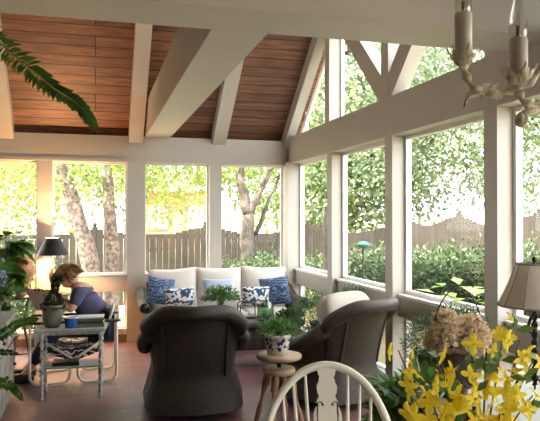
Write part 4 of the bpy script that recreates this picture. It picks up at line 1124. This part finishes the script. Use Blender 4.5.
def shp(u, v, e=0):
    n = 10; th = u*2*PI; k = (th % (2*PI/n))-(PI/n); rr_ = (.162*(1-v)+.078*v-.004*math.sin(PI*v))+e; rr_ *= math.cos(PI/n)/math.cos(k)*.5+.5
    return Vector((rr_*math.cos(th), rr_*math.sin(th), z1+(z2-z1)*v))
g = G().grid(lambda u, v: shp(u, v), 60, 10, cu=True); g.grid(lambda u, v: shp(1-u, v, -.002), 60, 10, cu=True); g.make('lamp_shade', M['silk'], LB)
g = G()
for k in range(10): g.tube([shp(k/10, v/8, .001) for v in range(9)], .0022, 5)
g.tube([shp(i/60, 0, .001) for i in range(60)], .005, 6, closed=True); g.tube([shp(i/60, 1, .001) for i in range(60)], .005, 6, closed=True); g.make('shade_binding', M['silkd'], LB)
g = G()
for ph in (0, PI): g.tube([(.009*math.cos(i*.5+ph), .009*math.sin(i*.5+ph), .10+i*.0065) for i in range(62)], .0065, 6)
g.tube([(0, 0, .08), (0, 0, z2+.01)], .005, 6); g.ball((0, 0, z2+.02), (.022, .022, .03), 8); g.make('twisted_stem', M['iron'], LB)
for k in range(3):
    a = k*2*PI/3+.3; G().tube(smoothpath([(0, 0, .13), (math.cos(a)*.06, math.sin(a)*.06, .14), (math.cos(a)*.10, math.sin(a)*.10, .06), (math.cos(a)*.13, math.sin(a)*.13, .006)], .04), .006, 7).make('foot', M['iron'], LB)
for k in range(3):
    a = k*2*PI/3-.6; G().tube([(0, 0, .42), (math.cos(a)*.035, math.sin(a)*.035, .41), (math.cos(a)*.055, math.sin(a)*.055, .37), (math.cos(a)*.04, math.sin(a)*.04, .345)], .0045, 6).make('scroll', M['iron'], LB)
g = G()
for k in range(3): a = k*2*PI/3; g.tube([(0, 0, z2-.01), (.077*math.cos(a), .077*math.sin(a), z2-.004)], .002, 5)
g.make('spider', M['iron'], LB)

# ------------------------------------------------------------------ dining table with forsythia vase
DZ = .75
t = thing('dining_table', 'ivory dining table under the chandelier with the forsythia vase', 'table', (.62, .62, 0))
G().sbox((0, 0, DZ-.015), (1.7, 1.5, .03), .5, 20).make('table_top', M['wins'], t)
G().lathe([(0, 0), (.30, 0), (.28, .05), (.08, .12), (.06, .4), (.09, .6), (.25, DZ-.04), (0, DZ-.035)], (0, 0, 0), 24).make('pedestal', M['wins'], t)
fv = at(470, 421, 1.28); FX, FY = fv.x, fv.y
FA = thing('forsythia_vase', 'pale glass vase of yellow forsythia branches in the right foreground', 'flower arrangement', (FX, FY, DZ))
G().lathe([(0, 0), (.05, 0), (.06, .02), (.075, .09), (.06, .17), (.035, .215), (.045, .235), (.04, .235), (.03, .215), (.052, .16), (.066, .09), (.05, .02), (0, .015)], (0, 0, 0), 28).make('vase', M['vase'], FA)
bl_g = G(); rr = random.Random(9)
for k in range(4):
    a = k*PI/2; d_ = Vector((math.cos(a), math.sin(a), .25))
    def pf(u, v, d_=d_): 
        sd = Vector((-d_.y, d_.x, 0)); w_ = .0092*(math.sin(PI*min(1, u*.8+.12))**.8)
        if u >= .999: w_ = .001
        return d_*(.002+.021*u)+sd*(v-.5)*2*w_*.75+Vector((0, 0, -.007*u*u+.004*abs(v-.5)*2))
    bl_g.grid(pf, 5, 2)
bl_g.ball((0, 0, .002), (.005, .005, .008), 5)
bmesh0 = None
def branch(tx, ty, dz, nfl, seed):
    """a branch from the vase neck ending where the photo shows it"""
    global bmesh0
    rr = random.Random(seed); e = at(tx, ty, 1.28+dz); e = Vector((e.x-FX, e.y-FY, e.z-DZ)); b0 = Vector((0, 0, .21)); m_ = b0.lerp(e, .5)+Vector((rr.uniform(-.02, .02), rr.uniform(-.02, .02), .05))
    P_ = []
    for i in range(17): f_ = i/16; P_.append(b0*(1-f_)**2+m_*2*f_*(1-f_)+e*f_*f_)
    br = G().tube([(rr.uniform(-.02, .02), rr.uniform(-.02, .02), .03)]+P_, [.0035]*2+[.003*(1-.6*i/16) for i in range(16)], 6).make('branch', M['stem'], FA)
    for k in range(nfl):
        f_ = .22+.78*(k+rr.random())/nfl; i = min(15, int(f_*16)); p = P_[i].lerp(P_[i+1], f_*16-i)
        a = rr.uniform(0, 6.28); dd = Vector((math.cos(a), math.sin(a), rr.uniform(-.6, .7))); 
        if dd.dot(cF) > .3: dd = dd-cF*1.0
        p = p+dd.normalized()*rr.uniform(.006, .02)
        if bmesh0 is None:
            bmesh0 = bl_g.make('blossom', M['petal'], br); o = bmesh0
        else:
            o = bmesh0.copy(); COL.objects.link(o); o.parent = br
        o.location = p; o.rotation_euler = dd.to_track_quat('Z', 'Y').to_euler(); s_ = rr.uniform(.75, 1.15); o.scale = (s_, s_, s_)
    return br
BR = [(398, 350, .0, 19), (420, 378, -.05, 12), (442, 362, .03, 13), (428, 338, .06, 4), (505, 322, .04, 15), (519, 340, -.02, 13), (462, 380, -.08, 15), (538, 350, .0, 8), (532, 395, -.06, 12), (412, 403, -.1, 12), (484, 360, .05, 13), (500, 405, -.04, 10), (474, 330, .10, 5)]
for i, (x, y, dz, nf) in enumerate(BR): branch(x, y, dz, nf, 100+i)
g = G(); rr = random.Random(8)
for k in range(34):
    x = rr.uniform(405, 540); y = rr.uniform(355, 425); p = at(x, y, 1.28+rr.uniform(-.1, .1)); g.leaf((p.x-FX, p.y-FY, p.z-DZ), (rr.uniform(-1, 1), rr.uniform(-1, 1), rr.uniform(-.3, 1)), (rr.uniform(-1, 1), -1, .5), .032, .014)
for (x, y) in ((474, 370), (500, 360), (515, 330), (488, 375), (418, 405), (525, 415), (452, 395)):
    p = at(x, y, 1.26)
    for k in range(3): g.leaf((p.x-FX, p.y-FY, p.z-DZ), (rr.uniform(-1, 1), rr.uniform(-.6, .3), rr.uniform(-.1, 1)), (0, -1, .4), .040, .017)
g.make('leaves', L['house'], FA)

# ------------------------------------------------------------------ chandelier
cx = at(600, 60, 1.02); CC = Vector((cx.x, cx.y, 0))
CH = thing('chandelier', 'antique ivory candle chandelier with leaf cups at the top right', 'chandelier', (cx.x, cx.y, 1.62))
def cl(p): return Vector((p.x-cx.x, p.y-cx.y, p.z-1.62))
zt = 2.86-1.62
G().lathe([(0, .02), (.012, .03), (.02, .06), (.05, .10), (.03, .16), (.012, .20), (.02, .32), (.035, .38), (.012, .44), (.008, .60), (0, .6)], (0, 0, 0), 20).make('column', M['chand'], CH)
g = G()
for k in range(16): g.tube([(.012*math.cos(i*PI/5), 0 if k % 2 else .012*math.cos(i*PI/5)*0, 0) for i in range(0)], .002, 4) if False else None
z = .60
while z < zt-.03:
    kk = int(round((z-.6)/.034)); pts_ = [((.010*math.cos(i*PI/5) if kk % 2 else 0), (0 if kk % 2 else .010*math.cos(i*PI/5)), z+.017+.022*math.sin(i*PI/5)) for i in range(10)]
    g.tube(pts_, .0028, 5, closed=True); z += .034
g.make('chain', M['chand'], CH)
G().lathe([(0, zt), (.06, zt), (.055, zt-.02), (.02, zt-.035), (0, zt-.035)], (0, 0, 0), 20).make('ceiling_rose', M['chand'], CH)
def leafcup(g, c, r, h, n=6, tilt=0.0):
    for k in range(n):
        a = k*2*PI/n+.3; d_ = Vector((math.cos(a), math.sin(a), 0))
        def lf(u, v, d_=d_):
            sd = Vector((-d_.y, d_.x, 0)); w_ = r*.55*(math.sin(PI*min(1, u*.85+.15))**.7); rr_ = r*(.25+.85*math.sin(min(1, u*1.15)*PI/2)+.25*u**4)
            return Vector(c)+d_*(rr_-.15*r*abs(v-.5)*2)+sd*(v-.5)*2*w_*(1-u**3*.85)+Vector((0, 0, h*u+.002*math.sin(u*20)))
        g.grid(lf, 9, 4)
def arm(tipx, tipy, zc, path, sleeve_h, label_=None):
    """one candle arm; path = pixel points from the cup down to the column"""
    tip = cl(at(tipx, tipy, zc))
    P_ = [tip-Vector((0, 0, .004))]+[cl(at(*q)) for q in path]+[Vector((0, 0, .10))]
    # Catmull-Rom smoothing
    out = []
    for i in range(len(P_)-1):
        p0, p1, p2, p3 = P_[max(0, i-1)], P_[i], P_[i+1], P_[min(len(P_)-1, i+2)]
        for j in range(6):
            f_ = j/6; out.append(.5*((2*p1)+(p2-p0)*f_+(2*p0-5*p1+4*p2-p3)*f_**2+(3*p1-p0-3*p2+p3)*f_**3))
    out.append(P_[-1]); rr = random.Random(1)
    a = G().tube(out, [.0062+.002*math.sin(i*1.1) for i in range(len(out))], 8)
    for i in range(14, 24, 4):        # small leaves wrapped on the arm
        t_ = (out[i+1]-out[i]).normalized(); a.leaf(out[i], t_+Vector((rr.uniform(-.4, .4), rr.uniform(-.4, .4), .7)), (rr.uniform(-1, 1), -1, 0), .028, .013); a.leaf(out[i], t_*-1+Vector((0, 0, -.7)), (0, -1, 0), .02, .01)
    A = a.make('arm', M['chand'], CH)
    g = G(); leafcup(g, tip+Vector((0, 0, -.008)), .0195, .031, 6); g.lathe([(0, -.006), (.010, -.004), (.014, .004), (.013, .010), (0, .01)], tip, 16); cu = g.make('leaf_cup', M['chand'], A)
    G().lathe([(0, 0), (.0132, 0), (.0135, sleeve_h), (.0115, sleeve_h+.002), (0, sleeve_h)], tip+Vector((0, 0, .004)), 20).make('candle_sleeve', M['sleeve'], A)
    z_ = sleeve_h+.004
    G().lathe([(.011, z_), (.0125, z_+.008), (.0135, z_+.02), (.011, z_+.04), (.006, z_+.058), (.0015, z_+.07), (0, z_+.071)], tip, 18).make('bulb', M['bulb'], A)
    g = G(); g.tube([(tip.x, tip.y, tip.z+z_), (tip.x, tip.y, tip.z+z_+.02)], .003, 6); g.tube([(tip.x-.003, tip.y, tip.z+z_+.02), (tip.x, tip.y, tip.z+z_+.04), (tip.x+.003, tip.y, tip.z+z_+.02)], .0006, 4); g.make('filament', M['brass'], A)
    return A
arm(464, 62, 1.0, [(466, 74, 1.0), (474, 87, 1.0), (490, 93, 1.0), (512, 90, 1.0), (530, 82, 1.0), (546, 66, 1.01), (565, 58, 1.02), (585, 80, 1.02)], .072)
arm(519, 82, .93, [(519, 92, .93), (526, 103, .93), (540, 108, .94), (560, 104, .96), (585, 100, .99)], .058)
# remaining arms mirrored around the column (outside the picture)
for A in (60, 120, 180, 240):
    a = R(A); d_ = Vector((math.cos(a), math.sin(a), 0)); ex = cl(at(464, 62, 1.0)); rr_ = math.hypot(ex.x, ex.y); base_a = math.atan2(ex.y, ex.x)+a; d_ = Vector((math.cos(base_a), math.sin(base_a), 0))
    tip = d_*rr_+Vector((0, 0, ex.z)); out = [tip, tip+Vector((0, 0, -.03))-d_*.01, tip+Vector((0, 0, -.055))-d_*.05, tip+Vector((0, 0, -.03))-d_*.12, Vector((0, 0, .1))]
    Ao = G().tube(smoothpath(out, .03), .005, 8).make('arm', M['chand'], CH); g = G(); leafcup(g, tip, .0155, .028, 6); g.make('leaf_cup', M['chand'], Ao)
    G().lathe([(0, 0), (.0132, 0), (.0135, .07), (0, .072)], tip, 20).make('candle_sleeve', M['sleeve'], Ao)
# curled tendril at the left and scroll end under the second arm
g = G(); g.tube([cl(at(*q)) for q in ((490, 93, 1.0), (478, 94, 1.0), (470, 96, 1.0), (466, 101, 1.0), (465, 106, 1.0), (463, 108, 1.0))], [.004, .0035, .003, .003, .0025, .0015], 6); g.leaf(cl(at(486, 93, 1.0)), (-.8, 0, .5), (0, -1, 0), .025, .012); g.make('tendril', M['chand'], CH)
g = G(); c0 = cl(at(521, 119, .93)); g.tube([cl(at(540, 108, .94)), cl(at(529, 112, .93))]+[c0+cR*(.008*math.cos(-i*.6+1)*(1-i/16))+Vector((0, 0, .011*math.sin(-i*.6+1)*(1-i/16))) for i in range(12)], [.005]*14, 7); g.ball(c0, (.013, .013, .022), 8); g.make('scroll', M['chand'], CH)

# ------------------------------------------------------------------ hanging fern (top left) and potted fern fronds (left)
fh = at(-75, -30, 2.0)
HF = thing('hanging_fern', 'hanging fern whose long frond droops into the top left', 'plant', (fh.x, fh.y, 2.28))
pot(HF, .08, .12, .14, M['crock'])
g = G()
for k in range(3): a = k*2*PI/3; g.tube([(.125*math.cos(a), .125*math.sin(a), .13), (0, 0, .56)], .0022, 5)
g.tube([(0, 0, .55), (0, 0, .58)], .004, 6); g.make('hanging_wire', M['iron'], HF)
def pixfrond(T, pix, pin, wl, m, ribm, n=34, gl=None, gs=None):
    own = gl is None
    if own: gl = G(); gs = G()
    loc = Vector(T.location); K = [Vector(at(*q))-loc for q in pix]; out = []
    for i in range(len(K)-1):
        p0, p1, p2, p3 = K[max(0, i-1)], K[i], K[i+1], K[min(len(K)-1, i+2)]
        for j in range(12): f_ = j/12; out.append(.5*((2*p1)+(p2-p0)*f_+(2*p0-5*p1+4*p2-p3)*f_**2+(3*p1-p0-3*p2+p3)*f_**3))
    out.append(K[-1]); N = len(out)-1; gs.tube(out, [.0028*(1-.6*i/N) for i in range(N+1)], 5)
    for i in range(1, N):
        t_ = (out[i+1]-out[i-1]).normalized(); sd = t_.cross(cF*-1+Vector((0, 0, .3))).normalized(); nn = sd.cross(t_); k = i/N; s_ = pin*(1-.80*k)*(min(1, (N-i)/4))
        for q in (-1, 1):
            gl.leaf(out[i], sd*q+t_*.45+Vector((0, 0, -.45))-nn*random.uniform(-.4, .4), nn, s_*random.uniform(.75, 1.15), wl)
    if own: gl.make('frond', m, T); gs.make('frond_rib', ribm, T)
random.seed(4)
pixfrond(HF, [(-60, -20, 2.0), (-28, 18, 1.75), (3, 46, 1.6), (30, 68, 1.5), (55, 88, 1.45), (80, 106, 1.42), (97, 131, 1.42)], .062, .016, L['fern'], M['gstem'])
gl = G(); gs = G()
for k in range(20):
    a = R(110+k*12); frond(gl, gs, (0, 0, .13), (math.cos(a), math.sin(a), .8), .42, 1.6, .045, .013, 24)
gl.make('frond', L['fern'], HF); gs.make('frond_rib', M['gstem'], HF)
fp = at(-62, 400, 2.6)
pstand((fp.x, fp.y, 0), .55, .15, lb='plant stand for the fern just outside the left edge')
PF = thing('potted_fern', 'fern whose arching fronds reach in from the left edge', 'plant', (fp.x, fp.y, .55)); pot(PF, .09, .13, .18, M['crock'])
pixfrond(PF, [(-60, 375, 2.6), (-30, 345, 2.5), (0, 335, 2.5), (18, 324, 2.45), (40, 318, 2.45)], .06, .018, L['fern'], M['gstem'])
pixfrond(PF, [(-60, 375, 2.6), (-30, 362, 2.5), (0, 352, 2.5), (20, 354, 2.45)], .04, .014, L['fernd'], M['gstem'])
pixfrond(PF, [(-60, 375, 2.6), (-30, 372, 2.5), (-5, 380, 2.5), (12, 386, 2.45), (24, 400, 2.42)], .055, .018, L['fern'], M['gstem'])
gl = G(); gs = G()
for k in range(22):
    a = R(90+k*11); frond(gl, gs, (0, 0, .16), (math.cos(a), math.sin(a), .8), .34, 1.6, .05, .016, 20)
gl.make('frond', L['fern'], PF); gs.make('frond_rib', M['gstem'], PF)

# ------------------------------------------------------------------ light and camera
wd = bpy.data.worlds.new('bright_hazy_sky'); S.world = wd; wd.use_nodes = True
bg = wd.node_tree.nodes['Background']; bg.inputs['Color'].default_value = (.97, .985, 1.0, 1); bg.inputs['Strength'].default_value = 3.2
sd = bpy.data.lights.new('sun', 'SUN'); sd.energy = 13; sd.color = (1, .93, .8); sd.angle = R(2)
so = bpy.data.objects.new('sun', sd); COL.objects.link(so); so.rotation_euler = (R(34), 0, R(-62)); so.location = (-5, -5, 12)
cam = bpy.data.cameras.new('camera'); cam.sensor_width = 36; cam.lens = 36*F/540; cam.clip_start = .05; cam.clip_end = 300
co = bpy.data.objects.new('camera', cam); COL.objects.link(co); co.location = (0, 0, EYE)
co.rotation_euler = (R(90)+math.atan((HOR-210.5)/F), 0, -YAW)
S.camera = co
S.view_settings.view_transform = 'Standard'; S.view_settings.look = 'None'; S.view_settings.gamma = 1; S.view_settings.exposure = 1.34
S.cycles.max_bounces = 10; S.cycles.transparent_max_bounces = 16; S.cycles.diffuse_bounces = 5
S.cycles.sample_clamp_indirect = 6; S.cycles.use_denoising = True
